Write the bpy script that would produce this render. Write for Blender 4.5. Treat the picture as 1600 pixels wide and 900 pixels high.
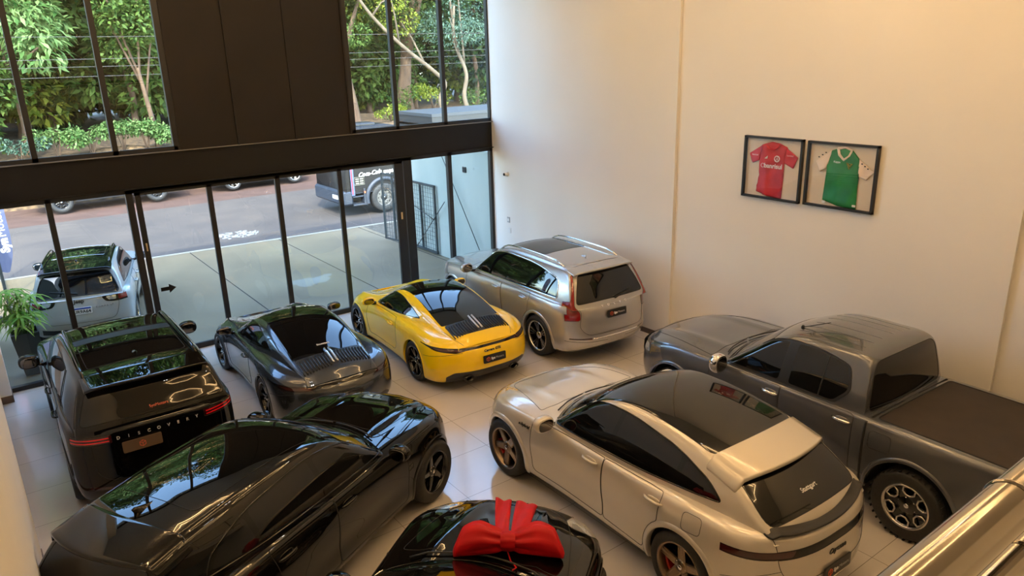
import bpy, bmesh, math, random
import numpy as np
from mathutils import Vector, Matrix
from math import pi, sin, cos, radians as R

# ------------------------------------------------------------------ clear
for o in list(bpy.data.objects): bpy.data.objects.remove(o)
SC = bpy.context.scene
COL = SC.collection
random.seed(7)
RNG = np.random.default_rng(11)

# ------------------------------------------------------------------ camera
def cam_axes(yaw, pitch, roll):
    fwd0 = Vector((-sin(yaw), cos(yaw), 0)); right0 = Vector((cos(yaw), sin(yaw), 0)); up0 = Vector((0, 0, 1))
    fwd = fwd0*cos(pitch) - up0*sin(pitch); up = up0*cos(pitch) + fwd0*sin(pitch)
    r = right0*cos(roll) + up*sin(roll); u = up*cos(roll) - right0*sin(roll)
    return r, u, fwd
CAM_POS = Vector((-9.790, -13.962, 5.15))
r_, u_, f_ = cam_axes(R(-36.24), R(17.70), R(-1.67))
cam = bpy.data.cameras.new('camera'); camo = bpy.data.objects.new('camera', cam); COL.objects.link(camo)
M = Matrix.Identity(4)
for i in range(3):
    M[i][0] = r_[i]; M[i][1] = u_[i]; M[i][2] = -f_[i]; M[i][3] = CAM_POS[i]
camo.matrix_world = M
cam.sensor_fit = 'HORIZONTAL'; cam.sensor_width = 36.0; cam.lens = 1152.0/1600*36.0
cam.clip_start = 0.05; cam.clip_end = 400
SC.camera = camo

# ------------------------------------------------------------------ world, sun, exposure
SC.view_settings.view_transform = 'Standard'; SC.view_settings.look = 'None'
SC.view_settings.exposure = 0.2; SC.view_settings.gamma = 1.0; SC.view_settings.use_curve_mapping = False
W = bpy.data.worlds.new('sky'); SC.world = W; W.use_nodes = True
nt = W.node_tree; nt.nodes.clear()
sky = nt.nodes.new('ShaderNodeTexSky'); sky.sky_type = 'NISHITA'; sky.sun_disc = False
sky.sun_elevation = R(42); sky.sun_rotation = R(200); sky.air_density = 1.0; sky.dust_density = 1.5; sky.ozone_density = 1.2
bg = nt.nodes.new('ShaderNodeBackground'); bg.inputs[1].default_value = 2.6
hs = nt.nodes.new('ShaderNodeHueSaturation'); hs.inputs['Saturation'].default_value = 1.05
wo = nt.nodes.new('ShaderNodeOutputWorld')
nt.links.new(sky.outputs[0], hs.inputs['Color']); nt.links.new(hs.outputs[0], bg.inputs[0]); nt.links.new(bg.outputs[0], wo.inputs[0])
SUN = bpy.data.lights.new('sun', 'SUN'); SUN.energy = 7.0; SUN.angle = R(0.6); SUN.color = (1, .93, .80)
so = bpy.data.objects.new('sun', SUN); COL.objects.link(so)
so.rotation_euler = Vector((0.35, 0.80, -0.78)).to_track_quat('-Z', 'Y').to_euler()

# ------------------------------------------------------------------ helpers
def link(o, parent=None):
    COL.objects.link(o)
    if parent is not None: o.parent = parent
    return o
def tag(o, label=None, cat=None, group=None, kind=None):
    if label: o['label'] = label
    if cat: o['category'] = cat
    if group: o['group'] = group
    if kind: o['kind'] = kind
    return o
def struct(o): o['kind'] = 'structure'; return o
def empty(name, loc=(0, 0, 0), rz=0, label=None, cat=None, group=None):
    o = bpy.data.objects.new(name, None); COL.objects.link(o); o.empty_display_size = .2
    o.location = loc; o.rotation_euler = (0, 0, rz); return tag(o, label, cat, group)
def setmats(me, mats):
    for m in (mats if isinstance(mats, (list, tuple)) else [mats]): me.materials.append(m)
class MB:
    """collects plain shapes; build() links them as one mesh object"""
    def __init__(s): s.v = []; s.f = []; s.m = []; s.sm = []
    def add(s, vs, fs, mi=0, smooth=False):
        b = len(s.v); s.v += [tuple(map(float, v)) for v in vs]
        s.f += [tuple(b+i for i in f) for f in fs]; s.m += [mi]*len(fs); s.sm += [smooth]*len(fs); return s
    def box(s, c, d, mi=0, rot=None, bev=0.0):
        x, y, z = d[0]/2, d[1]/2, d[2]/2
        if bev > 0:
            b = min(bev, x*.98, y*.98, z*.98); vs = []
            pts = {}
            for sx in (-1, 1):
                for sy in (-1, 1):
                    for sz in (-1, 1):
                        pts[(sx, sy, sz)] = (len(vs), len(vs)+1, len(vs)+2)
                        vs += [(sx*x, sy*(y-b), sz*(z-b)), (sx*(x-b), sy*y, sz*(z-b)), (sx*(x-b), sy*(y-b), sz*z)]
            fs = []
            S = (-1, 1)
            q = lambda a, k: pts[a][k]
            for sx in S: fs.append([q((sx, a, b_), 0) for a, b_ in ((-1, -1), (1, -1), (1, 1), (-1, 1))][::1 if sx > 0 else -1])
            for sy in S: fs.append([q((a, sy, b_), 1) for a, b_ in ((-1, -1), (1, -1), (1, 1), (-1, 1))][::-1 if sy > 0 else 1])
            for sz in S: fs.append([q((a, b_, sz), 2) for a, b_ in ((-1, -1), (1, -1), (1, 1), (-1, 1))][::1 if sz > 0 else -1])
            for sx in S:
                for sy in S: fs.append([q((sx, sy, -1), 0), q((sx, sy, -1), 1), q((sx, sy, 1), 1), q((sx, sy, 1), 0)])
                for sz in S: fs.append([q((sx, -1, sz), 0), q((sx, 1, sz), 0), q((sx, 1, sz), 2), q((sx, -1, sz), 2)])
            for sy in S:
                for sz in S: fs.append([q((-1, sy, sz), 1), q((1, sy, sz), 1), q((1, sy, sz), 2), q((-1, sy, sz), 2)])
            for a in pts: fs.append(list(pts[a]))
        else:
            vs = [(i*x, j*y, k*z) for i in (-1, 1) for j in (-1, 1) for k in (-1, 1)]
            fs = [(0, 1, 3, 2), (4, 6, 7, 5), (0, 4, 5, 1), (2, 3, 7, 6), (0, 2, 6, 4), (1, 5, 7, 3)]
        if rot is not None: vs = [rot @ Vector(v) for v in vs]
        return s.add([(v[0]+c[0], v[1]+c[1], v[2]+c[2]) for v in vs], fs, mi)
    def bx(s, x0, x1, y0, y1, z0, z1, mi=0, bev=0): return s.box(((x0+x1)/2, (y0+y1)/2, (z0+z1)/2), (abs(x1-x0), abs(y1-y0), abs(z1-z0)), mi, None, bev)
    def tube(s, pts, r, n=8, mi=0, cap=True, closed=False, flat=1.0):
        pts = [Vector(p) for p in pts]; N = len(pts)
        rr = r if isinstance(r, (list, tuple)) else [r]*N
        vs = []; up = None
        for i, p in enumerate(pts):
            if closed: t = pts[(i+1) % N]-pts[i-1]
            else: t = pts[min(i+1, N-1)]-pts[max(i-1, 0)]
            if t.length < 1e-9: t = Vector((0, 0, 1))
            t.normalize()
            if up is None:
                up = Vector((0, 0, 1)) if abs(t.z) < .9 else Vector((1, 0, 0))
            a = up-t*up.dot(t)
            if a.length < 1e-5: a = t.orthogonal()
            a.normalize(); b = t.cross(a); up = a
            for k in range(n):
                th = 2*pi*(k+.5)/n; vs.append(p+(a*cos(th)*flat+b*sin(th))*rr[i])
        fs = []
        for i in range(N if closed else N-1):
            j = (i+1) % N
            for k in range(n): fs.append((i*n+k, i*n+(k+1) % n, j*n+(k+1) % n, j*n+k))
        if cap and not closed: fs += [tuple(range(n))[::-1], tuple((N-1)*n+k for k in range(n))]
        return s.add(vs, fs, mi, n > 4)
    def lathe(s, prof, n=32, axis='y', c=(0, 0, 0), mi=0, closed=False, smooth=True):
        vs = []; P = len(prof)
        for i in range(n):
            a = 2*pi*i/n
            for (rad, h) in prof:
                q = (rad*cos(a), rad*sin(a), h)
                q = {'z': q, 'y': (q[0], q[2], q[1]), 'x': (q[2], q[0], q[1])}[axis]
                vs.append((q[0]+c[0], q[1]+c[1], q[2]+c[2]))
        fs = []
        for i in range(n):
            j = (i+1) % n
            for k in range(P if closed else P-1):
                l = (k+1) % P; fs.append((i*P+k, j*P+k, j*P+l, i*P+l))
        return s.add(vs, fs, mi, smooth)
    def prism(s, poly, d, mi=0, at=None):
        """poly: 3d points (planar), extruded by vector d"""
        n = len(poly); d = Vector(d); vs = [Vector(p) for p in poly]+[Vector(p)+d for p in poly]
        fs = [tuple(range(n))[::-1], tuple(range(n, 2*n))]+[(i, (i+1) % n, n+(i+1) % n, n+i) for i in range(n)]
        return s.add(vs, fs, mi)
    def grid(s, P, mi=0, smooth=True, wrap=False):
        """P: rows x cols x 3"""
        r, c = len(P), len(P[0]); vs = [tuple(q) for row in P for q in row]; fs = []
        for i in range(r-1):
            for j in range(c if wrap else c-1):
                k = (j+1) % c; fs.append((i*c+j, i*c+k, (i+1)*c+k, (i+1)*c+j))
        return s.add(vs, fs, mi, smooth)
    def build(s, name, mats, parent=None, fix=True, weld=0):
        me = bpy.data.meshes.new(name); me.from_pydata(s.v, [], s.f); setmats(me, mats)
        me.polygons.foreach_set('material_index', s.m); me.polygons.foreach_set('use_smooth', s.sm); me.update()
        if fix or weld:
            bm = bmesh.new(); bm.from_mesh(me)
            if weld: bmesh.ops.remove_doubles(bm, verts=bm.verts, dist=weld)
            bmesh.ops.recalc_face_normals(bm, faces=bm.faces); bm.to_mesh(me); bm.free()
        return link(bpy.data.objects.new(name, me), parent)
def pchip(xs, ys=None):
    """smooth monotone interpolation through points; returns f(x) working on arrays"""
    if ys is None:
        if isinstance(xs, (int, float)): c = float(xs); return lambda x: np.full(np.shape(x), c)
        pts = sorted(xs); xs = [p[0] for p in pts]; ys = [p[1] for p in pts]
    x = np.array(xs, float); y = np.array(ys, float)
    if len(x) == 1: return lambda q: np.full(np.shape(q), y[0])
    h = np.diff(x); d = np.diff(y)/h; m = np.zeros(len(x))
    for i in range(1, len(x)-1):
        if d[i-1]*d[i] > 0:
            w1 = 2*h[i]+h[i-1]; w2 = h[i]+2*h[i-1]; m[i] = (w1+w2)/(w1/d[i-1]+w2/d[i])
    m[0] = d[0]; m[-1] = d[-1]
    def f(q):
        q = np.clip(np.asarray(q, float), x[0], x[-1]); i = np.clip(np.searchsorted(x, q)-1, 0, len(x)-2)
        t = (q-x[i])/h[i]; a = 1-t
        return y[i]*(1+2*t)*a*a+m[i]*h[i]*t*a*a+y[i+1]*t*t*(3-2*t)-m[i+1]*h[i]*t*t*a
    return f
def crom(P, n):
    """centripetal Catmull-Rom through rows of P (k x ... arrays), n steps per span"""
    P = np.asarray(P, float); K = len(P)
    E = np.concatenate([[2*P[0]-P[1]], P, [2*P[-1]-P[-2]]]); out = []
    def dist(a, b): return np.maximum(np.sqrt(((a-b)**2).sum(-1, keepdims=True)), 1e-5)**.5
    for i in range(1, K):
        p0, p1, p2, p3 = E[i-1], E[i], E[i+1], E[i+2]
        t1 = dist(p0, p1); t2 = t1+dist(p1, p2); t3 = t2+dist(p2, p3)
        for k in range(n):
            t = t1+(t2-t1)*k/n
            a1 = (t1-t)/t1*p0+t/t1*p1; a2 = (t2-t)/(t2-t1)*p1+(t-t1)/(t2-t1)*p2; a3 = (t3-t)/(t3-t2)*p2+(t-t2)/(t3-t2)*p3
            b1 = (t2-t)/t2*a1+t/t2*a2; b2 = (t3-t)/(t3-t1)*a2+(t-t1)/(t3-t1)*a3
            out.append((t2-t)/(t2-t1)*b1+(t-t1)/(t2-t1)*b2)
    out.append(P[-1]); return np.array(out)
def poly_round(pts, r, n=4):
    """round the corners of a 2d polygon"""
    out = []; N = len(pts)
    for i in range(N):
        p = Vector(pts[i][:2]); a = Vector(pts[i-1][:2])-p; b = Vector(pts[(i+1) % N][:2])-p
        rr = pts[i][2] if len(pts[i]) > 2 else r
        d = min(rr, a.length*.45, b.length*.45); A = p+a.normalized()*d; B = p+b.normalized()*d
        if d < .004: out.append(tuple(p)); continue
        for k in range(n+1):
            t = k/n; q = A*(1-t)**2+p*2*t*(1-t)+B*t*t; out.append((q.x, q.y))
    return out
def text_mesh(txt, size, depth=.004, bold=0.0, align='CENTER', shear=0.0, spacing=1.0):
    cu = bpy.data.curves.new('lettering', 'FONT'); cu.body = txt; cu.size = size; cu.extrude = depth; cu.offset = bold
    cu.align_x = align; cu.align_y = 'CENTER'; cu.shear = shear; cu.space_character = spacing; cu.resolution_u = 3
    o = bpy.data.objects.new('lettering', cu); COL.objects.link(o)
    dg = bpy.context.evaluated_depsgraph_get(); me = bpy.data.meshes.new_from_object(o.evaluated_get(dg))
    bpy.data.objects.remove(o); bpy.data.curves.remove(cu); return me
def text_obj(name, txt, size, mat, mtx, parent=None, **k):
    me = text_mesh(txt, size, **k); me.materials.clear(); me.materials.append(mat)
    o = link(bpy.data.objects.new(name, me), parent)
    o.matrix_local = mtx
    return o
def frame_mtx(origin, xdir, ydir):
    x = Vector(xdir).normalized(); y = Vector(ydir); y = (y-x*y.dot(x)).normalized(); z = x.cross(y)
    m = Matrix.Identity(4)
    for i in range(3): m[i][0] = x[i]; m[i][1] = y[i]; m[i][2] = z[i]; m[i][3] = origin[i]
    return m

# ------------------------------------------------------------------ materials
def mat(name, col, rough=.5, metal=0.0, coat=0.0, coat_r=.03, spec=.5, emis=None, es=0, alpha=1.0):
    m = bpy.data.materials.new(name); m.use_nodes = True; b = m.node_tree.nodes['Principled BSDF']
    b.inputs['Base Color'].default_value = (*col, 1); b.inputs['Roughness'].default_value = rough
    b.inputs['Metallic'].default_value = metal; b.inputs['Coat Weight'].default_value = coat
    b.inputs['Coat Roughness'].default_value = coat_r; b.inputs['Specular IOR Level'].default_value = spec
    if emis: b.inputs['Emission Color'].default_value = (*emis, 1); b.inputs['Emission Strength'].default_value = es
    return m
def srgb(r, g, b):
    f = lambda c: ((c/255+.055)/1.055)**2.4 if c > 10 else c/255/12.92
    return (f(r), f(g), f(b))
def noisy(m, c1, c2, scale=3.0, detail=6.0, rough=None, stretch=None, coords='Object', bump=0.0, bscale=40.0):
    """vary the base colour of m between c1 and c2 with noise"""
    t = m.node_tree; N = t.nodes; b = N['Principled BSDF']
    tc = N.new('ShaderNodeTexCoord'); mp = N.new('ShaderNodeMapping'); no = N.new('ShaderNodeTexNoise'); cr = N.new('ShaderNodeValToRGB')
    no.inputs['Scale'].default_value = scale; no.inputs['Detail'].default_value = detail
    if stretch: mp.inputs['Scale'].default_value = stretch
    cr.color_ramp.elements[0].color = (*c1, 1); cr.color_ramp.elements[1].color = (*c2, 1)
    cr.color_ramp.elements[0].position = .32; cr.color_ramp.elements[1].position = .68
    t.links.new(tc.outputs[coords], mp.inputs[0]); t.links.new(mp.outputs[0], no.inputs['Vector'])
    t.links.new(no.outputs['Fac'], cr.inputs[0]); t.links.new(cr.outputs[0], b.inputs['Base Color'])
    if bump:
        n2 = N.new('ShaderNodeTexNoise'); n2.inputs['Scale'].default_value = bscale; bp = N.new('ShaderNodeBump'); bp.inputs['Strength'].default_value = bump; bp.inputs['Distance'].default_value = .02
        t.links.new(mp.outputs[0], n2.inputs['Vector']); t.links.new(n2.outputs['Fac'], bp.inputs['Height']); t.links.new(bp.outputs[0], b.inputs['Normal'])
    return m
def paint(name, col, metal=.0, rough=.35, coat=1.0, spec=.25): return mat(name, col, rough, metal, coat, .01, spec)
def leaf_mat(name, c1, c2, tr=.35):
    m = bpy.data.materials.new(name); m.use_nodes = True; t = m.node_tree; N = t.nodes; b = N['Principled BSDF']
    oi = N.new('ShaderNodeNewGeometry'); cr = N.new('ShaderNodeValToRGB'); tl = N.new('ShaderNodeBsdfTranslucent'); mx = N.new('ShaderNodeMixShader')
    c1, c2 = [tuple(v*.60 for v in c) for c in (c1, c2)]
    cr.color_ramp.elements[0].color = (*c1, 1); cr.color_ramp.elements[1].color = (*c2, 1)
    b.inputs['Roughness'].default_value = .55; b.inputs['Specular IOR Level'].default_value = .15
    t.links.new(oi.outputs['Random Per Island'], cr.inputs[0]); t.links.new(cr.outputs[0], b.inputs['Base Color']); t.links.new(cr.outputs[0], tl.inputs[0])
    mx.inputs[0].default_value = tr; t.links.new(b.outputs[0], mx.inputs[1]); t.links.new(tl.outputs[0], mx.inputs[2])
    t.links.new(mx.outputs[0], N['Material Output'].inputs[0]); return m
def glass_mat(name, tint=(.93, .98, .97), refl=1.0):
    m = bpy.data.materials.new(name); m.use_nodes = True; t = m.node_tree; N = t.nodes; N.remove(N['Principled BSDF'])
    tr = N.new('ShaderNodeBsdfTransparent'); gl = N.new('ShaderNodeBsdfGlossy'); mx = N.new('ShaderNodeMixShader'); ge = N.new('ShaderNodeNewGeometry'); dt = N.new('ShaderNodeVectorMath'); dt.operation = 'DOT_PRODUCT'
    def mth(op, a, b):   # Schlick reflectance, the same from either side of the pane
        n = N.new('ShaderNodeMath'); n.operation = op; n.use_clamp = True
        for k, v in enumerate((a, b)):
            if isinstance(v, (int, float)): n.inputs[k].default_value = v
            else: t.links.new(v, n.inputs[k])
        return n.outputs[0]
    t.links.new(ge.outputs['Incoming'], dt.inputs[0]); t.links.new(ge.outputs['Normal'], dt.inputs[1])
    ab = N.new('ShaderNodeMath'); ab.operation = 'ABSOLUTE'; t.links.new(dt.outputs['Value'], ab.inputs[0])
    fre = mth('ADD', mth('MULTIPLY', mth('POWER', mth('SUBTRACT', 1.0, ab.outputs[0]), 5.0), .96), .04)
    tr.inputs[0].default_value = (*tint, 1); gl.inputs['Roughness'].default_value = 0.0
    t.links.new(fre, mx.inputs[0]); t.links.new(tr.outputs[0], mx.inputs[1]); t.links.new(gl.outputs[0], mx.inputs[2])
    t.links.new(mx.outputs[0], N['Material Output'].inputs[0]); return m

MT = {}
MT['black_frame'] = mat('black_frame', (.012, .012, .013), .45)
MT['beam'] = mat('beam', srgb(25, 23, 22), .5, spec=.3)
MT['panel'] = noisy(mat('panel', srgb(30, 25, 22), .55, spec=.3), srgb(31, 26, 23), srgb(36, 30, 26), 1.2)
MT['white_trim'] = mat('white_trim', (.75, .75, .73), .4)
MT['wall'] = noisy(mat('wall', (.80, .77, .72), .7), (.80, .775, .73), (.83, .805, .76), .6, 2)
MT['wall2'] = MT['wall']
MT['ceiling'] = mat('ceiling', srgb(96, 84, 72), .8)
MT['glass'] = glass_mat('glass')
MT['chrome'] = mat('chrome', (.85, .85, .86), .08, 1.0)
MT['steel'] = mat('steel', (.34, .31, .27), .12, 1.0)
MT['mirror_glass'] = mat('mirror_glass', (.25, .25, .26), .03, 1.0)
MT['letter'] = mat('letter', (.62, .62, .63), .3, .3)
MT['rubber'] = noisy(mat('rubber', (.012, .012, .012), .6), (.010, .010, .010), (.018, .018, .018), 30)
MT['plastic'] = mat('plastic', (.012, .012, .012), .4)
MT['gloss_black'] = mat('gloss_black', (.004, .004, .004), .04, 0, 0)
MT['tint'] = mat('tint', (.003, .0035, .004), .01, 0, 0, .0, .6)
MT['under'] = mat('under', (.004, .004, .004), .9)
MT['gap'] = mat('gap', (.004, .004, .004), .7)
MT['black_rim'] = mat('black_rim', (.008, .008, .008), .18, .3, .6)
MT['silver_rim'] = mat('silver_rim', (.62, .60, .58), .22, 1.0)
MT['bronze_rim'] = mat('bronze_rim', srgb(150, 132, 112), .28, 1.0)
MT['red_lens'] = mat('red_lens', (.24, .003, .005), .06, 0, 1, .0, .6)
MT['red_strip'] = mat('red_strip', (.50, .008, .012), .1, 0, 1, .0, .6, (.6, .01, .01), .15)
MT['dark_lens'] = mat('dark_lens', (.05, .004, .004), .05, 0, 1)
MT['clear_lens'] = mat('clear_lens', (.55, .57, .6), .05, .6, 1)
MT['caliper'] = mat('caliper', (.5, .01, .01), .3, 0, .5)
MT['white_text'] = mat('white_text', (.85, .85, .85), .4)
MT['grey_text'] = mat('grey_text', (.42, .42, .42), .4)
MT['orange_logo'] = mat('orange_logo', (.75, .13, .05), .4)
MT['black_text'] = mat('black_text', (.01, .01, .01), .3)
MT['brown_base'] = mat('brown_base', srgb(100, 82, 66), .5)
# ------------------------------------------------------------------ the room
def tile_mat():
    m = mat('floor_tile', (.4, .38, .35), .14, 0, .0, spec=.7); t = m.node_tree; N = t.nodes; b = N['Principled BSDF']
    tc = N.new('ShaderNodeTexCoord'); mp = N.new('ShaderNodeMapping'); mp.inputs['Location'].default_value = (4.78, 6.42, 0)
    br = N.new('ShaderNodeTexBrick'); br.offset = 0; br.squash = 1; br.inputs['Scale'].default_value = 1.0
    br.inputs['Brick Width'].default_value = .9; br.inputs['Row Height'].default_value = .9; br.inputs['Mortar Size'].default_value = .004; br.inputs['Mortar Smooth'].default_value = .1
    br.inputs['Color1'].default_value = (*srgb(216, 210, 204), 1); br.inputs['Color2'].default_value = (*srgb(210, 205, 198), 1); br.inputs['Mortar'].default_value = (*srgb(150, 143, 134), 1)
    no = N.new('ShaderNodeTexNoise'); no.inputs['Scale'].default_value = 1.3; no.inputs['Detail'].default_value = 7
    mx = N.new('ShaderNodeMix'); mx.data_type = 'RGBA'; mx.blend_type = 'MULTIPLY'; mx.inputs[0].default_value = .22
    t.links.new(tc.outputs['Object'], mp.inputs[0]); t.links.new(mp.outputs[0], br.inputs['Vector']); t.links.new(tc.outputs['Object'], no.inputs['Vector'])
    t.links.new(br.outputs['Color'], mx.inputs[6]); t.links.new(no.outputs['Fac'], mx.inputs[7]); t.links.new(mx.outputs[2], b.inputs['Base Color'])
    return m
MT['tile'] = tile_mat()
XL, YB, ZC = -10.06, -17.0, 7.7
s_ = lambda mb, name, m: struct(mb.build(name, m))
s_(MB().bx(XL-.3, .3, YB, .12, -.2, 0), 'floor', MT['tile'])
w = MB(); w.bx(0, .35, -5.43, .12, 0, ZC); w.bx(.06, .35, -10.70, -5.43, 0, ZC); w.bx(.12, .35, YB, -10.70, 0, ZC); s_(w, 'wall_right', MT['wall'])
w = MB(); w.bx(XL-.35, XL, -5.30, .12, 0, ZC); w.bx(XL-.35, XL+.10, -17, -5.30, 0, ZC); w.bx(XL, XL+.16, -.42, .10, 0, ZC); s_(w, 'wall_left', MT['wall'])
s_(MB().bx(XL-.35, .35, YB-.3, YB, 0, ZC), 'wall_back', MT['wall'])
s_(MB().bx(XL-.35, .35, YB-.3, .45, ZC, ZC+.25), 'ceiling', mat('ceiling_paint', (.74, .71, .66), .8))
bb = MB(); bb.bx(-.012, 0, -5.43, -.02, 0, .10); bb.bx(.048, .06, -10.70, -5.44, 0, .10); bb.bx(.108, .12, YB, -10.71, 0, .10); s_(bb, 'baseboard_right', MT['brown_base'])
bb = MB(); bb.bx(XL, XL+.012, -5.29, -.43, 0, .10); bb.bx(XL+.10, XL+.112, -17, -5.30, 0, .10); bb.bx(XL, XL+.112, -5.30, -5.288, 0, .10); bb.bx(XL, XL+.172, -.432, -.42, 0, .12); bb.bx(XL+.16, XL+.172, -.432, .0, 0, .12); s_(bb, 'baseboard_left', MT['brown_base'])
s_(MB().bx(XL, .12, YB, -13.75, 3.35, 3.6), 'mezzanine_slab', MT['wall'])

# ---- glazed facade: steel beam, mullions, panes, board panel
bm_ = MB(); bm_.bx(XL, .035, .0, .20, 3.115, 3.675); bm_.bx(XL, .045, -.06, .24, 3.675, 3.69, 1); bm_.bx(XL, .045, -.06, .24, 3.10, 3.115)
s_(bm_, 'trim_beam', [MT['beam'], mat('flange', srgb(120, 116, 110), .5)])
f = MB()
def mull(x, wd, z0, z1, d=.10): f.bx(x-wd/2, x+wd/2, 0, d, z0, z1)
for x, wd in ((-9.95, .08), (-8.81, .085), (-7.615, .11), (-1.16, .10), (-.035, .07)): mull(x, wd, 0, 3.10)
f.bx(-2.31, -2.12, 0, .14, 0, 3.10)                                     # fixed post right of the doors
f.bx(XL+.1, -7.6, 0, .10, 0, .075); f.bx(-2.2, 0, 0, .10, 0, .075); f.bx(-7.6, -2.2, .0, .10, 0, .02)
f.bx(XL+.1, 0, 0, .10, 3.03, 3.10); f.bx(-7.56, -2.3, 0, .12, 3.05, 3.10)
s_(f, 'window_1', MT['black_frame'])
f = MB()
for x, wd in ((-9.95, .08), (-8.85, .085), (-7.69, .085), (-6.72, .10), (-3.37, .10), (-2.375, .085), (-1.20, .085), (.0, .07)): mull(x, wd, 3.69, ZC, .09)
f.bx(XL, -6.7, 0, .09, 3.69, 3.76); f.bx(-3.4, .03, 0, .09, 3.69, 3.76); f.bx(XL, .03, 0, .09, ZC-.1, ZC)
s_(f, 'window_2', MT['black_frame'])
g = MB()
xs = [-9.91, -8.85, -7.655]
for a, b in ((-9.91, -8.85), (-8.77, -7.67), (-2.12, -1.21), (-1.11, -.07)): g.bx(a, b, .045, .053, .07, 3.04)
s_(g, 'window_3', MT['glass'])
g = MB()
for a, b in ((-9.91, -8.89), (-8.81, -7.73), (-7.65, -6.77), (-3.32, -2.42), (-2.33, -1.24), (-1.16, -.03)): g.bx(a, b, .04, .048, 3.76, ZC-.1)
s_(g, 'window_4', MT['glass'])
# four door leaves
edges = [-7.53, -6.295, -5.035, -3.77, -2.335]
for i in range(4):
    a, b = edges[i], edges[i+1]; d = MB(); L = .09 if i == 0 else .045; Rr = .045 if i < 3 else .20
    d.bx(a, a+L, .0, .06, .01, 3.045); d.bx(b-Rr, b, .0, .06, .01, 3.045); d.bx(a, b, .0, .06, .01, .10); d.bx(a, b, .0, .06, 2.985, 3.045)
    o = s_(d, 'door_%d' % (i+1), MT['black_frame'])
    p = MB(); p.bx(a+L-.01, b-Rr+.01, .026, .034, .09, 2.99); p.build('door_pane', MT['glass'], o)
    if i in (0, 3):
        hx = a+.045 if i == 0 else b-.10; h = MB(); h.bx(hx-.012, hx+.012, -.012, 0, 2.0, 2.14) if i == 0 else h.bx(hx-.018, hx+.018, -.014, 0, 1.80, 1.95)
        h.build('door_latch', mat('latch', srgb(205, 180, 140), .4), o)
ar = MB(); ar.prism([(-7.38, .02, 1.22), (-7.24, .02, 1.22), (-7.24, .02, 1.17), (-7.12, .02, 1.255), (-7.24, .02, 1.34), (-7.24, .02, 1.29), (-7.38, .02, 1.29)], (0, .004, 0))
tag(ar.build('arrow_sticker', MT['black_text']), 'black arrow sticker on the glass of the leftmost door leaf', 'sticker')
pn = MB()
for i, (a, b) in enumerate(((-6.67, -5.64), (-5.64, -4.555), (-4.555, -3.42))):
    pn.bx(a, b, -.015-.012*(i == 1), .06, 3.69, ZC)
    pn.bx(b-.035, b-.004, -.045, .0, 3.69, ZC)
s_(pn, 'wall_panel', MT['panel'])

# ------------------------------------------------------------------ room lamps
LED = mat('led', (1, .8, .5), .5, emis=(1.0, .62, .27), es=46)
def led(pts, label, closed=False):
    m = MB(); m.tube([(x, y, z) for x, y, z in pts], .012, 6, 0, closed=closed)
    tag(m.build('linear_light', LED), label, 'ceiling light', 'warm light lines on the ceiling')
def hexpts(cx, cy, r, ks, z=ZC-.12): return [(cx+r*cos(pi/3*k), cy+r*sin(pi/3*k), z) for k in ks]
HX = [(-7.6, -3.6), (-3.0, -4.2), (-5.4, -7.4), (-8.2, -9.6), (-2.2, -9.2), (-5.2, -12.2), (-2.0, -13.0)]
for i, (x, y) in enumerate(HX):
    led(hexpts(x, y, 1.25, range(6)), 'warm hexagonal light line hung under the ceiling', True)
    if i % 2 == 0: led(hexpts(x, y, 1.05, (0, 1, 2, 3)), 'warm hexagonal light line hung under the ceiling')
SPOT = mat('spot_lens', (1, 1, 1), .5, emis=(1, .96, .9), es=60)
for i, (x, y) in enumerate(((-6.6, -4.9), (-3.4, -4.9), (-8.4, -7.6), (-5.0, -7.9), (-1.8, -7.9), (-6.6, -10.9), (-3.4, -10.9))):
    t = empty('twin_spotlight', (x, y, ZC), 0, 'black twin spotlight on the ceiling', 'ceiling light', 'twin spotlights')
    m = MB(); m.bx(-.16, .16, -.08, .08, -.09, 0, 0, .01); m.build('housing', MT['plastic'], t)
    for sx in (-.08, .08):
        m = MB(); m.lathe([(.001, -.092), (.05, -.092), (.055, -.085)], 16, 'z', (sx, 0, 0)); m.build('lens', SPOT, t)
def area(name, loc, size, power, col=(1, .80, .58), rot=(0, 0, 0)):
    L = bpy.data.lights.new(name, 'AREA'); L.shape = 'RECTANGLE'; L.size, L.size_y = size; L.energy = power; L.color = col
    o = bpy.data.objects.new(name, L); COL.objects.link(o); o.location = loc; o.rotation_euler = rot; return o

# ---- steel handrail of the mezzanine
hr = empty('mezzanine_railing', (-8.5, -13.69, 3.6), 0, 'polished steel tube railing in the lower right corner', 'railing')
def rail(name, y, z, r, joints):
    m = MB(); m.lathe([(r, -1.45), (r, 8.4)], 40, 'x', (0, y, z))
    o = m.build(name, MT['steel'], hr)
    for jx in joints: j = MB(); j.lathe([(r+.0005, -.004), (r+.0022, -.002), (r+.0022, .002), (r+.0005, .004)], 40, 'x', (jx, y, z)); j.build('rail_joint', MT['steel'], o)
rail('top_rail', 0, 1.0, .030, (-.335, .6, 2.2)); rail('lower_rail', -.012, .915, .018, (-.30, 1.2)); rail('bottom_rail', 0, .12, .018, ())
for x in (-1.3, .9, 2.6, 4.3, 6.0, 7.8):
    m = MB(); m.lathe([(.02, -.0), (.02, .985)], 20, 'z', (x, 0, 0)); m.lathe([(.05, 0), (.05, .012), (.02, .014)], 20, 'z', (x, 0, 0)); m.build('rail_post', MT['steel'], hr)
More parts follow.
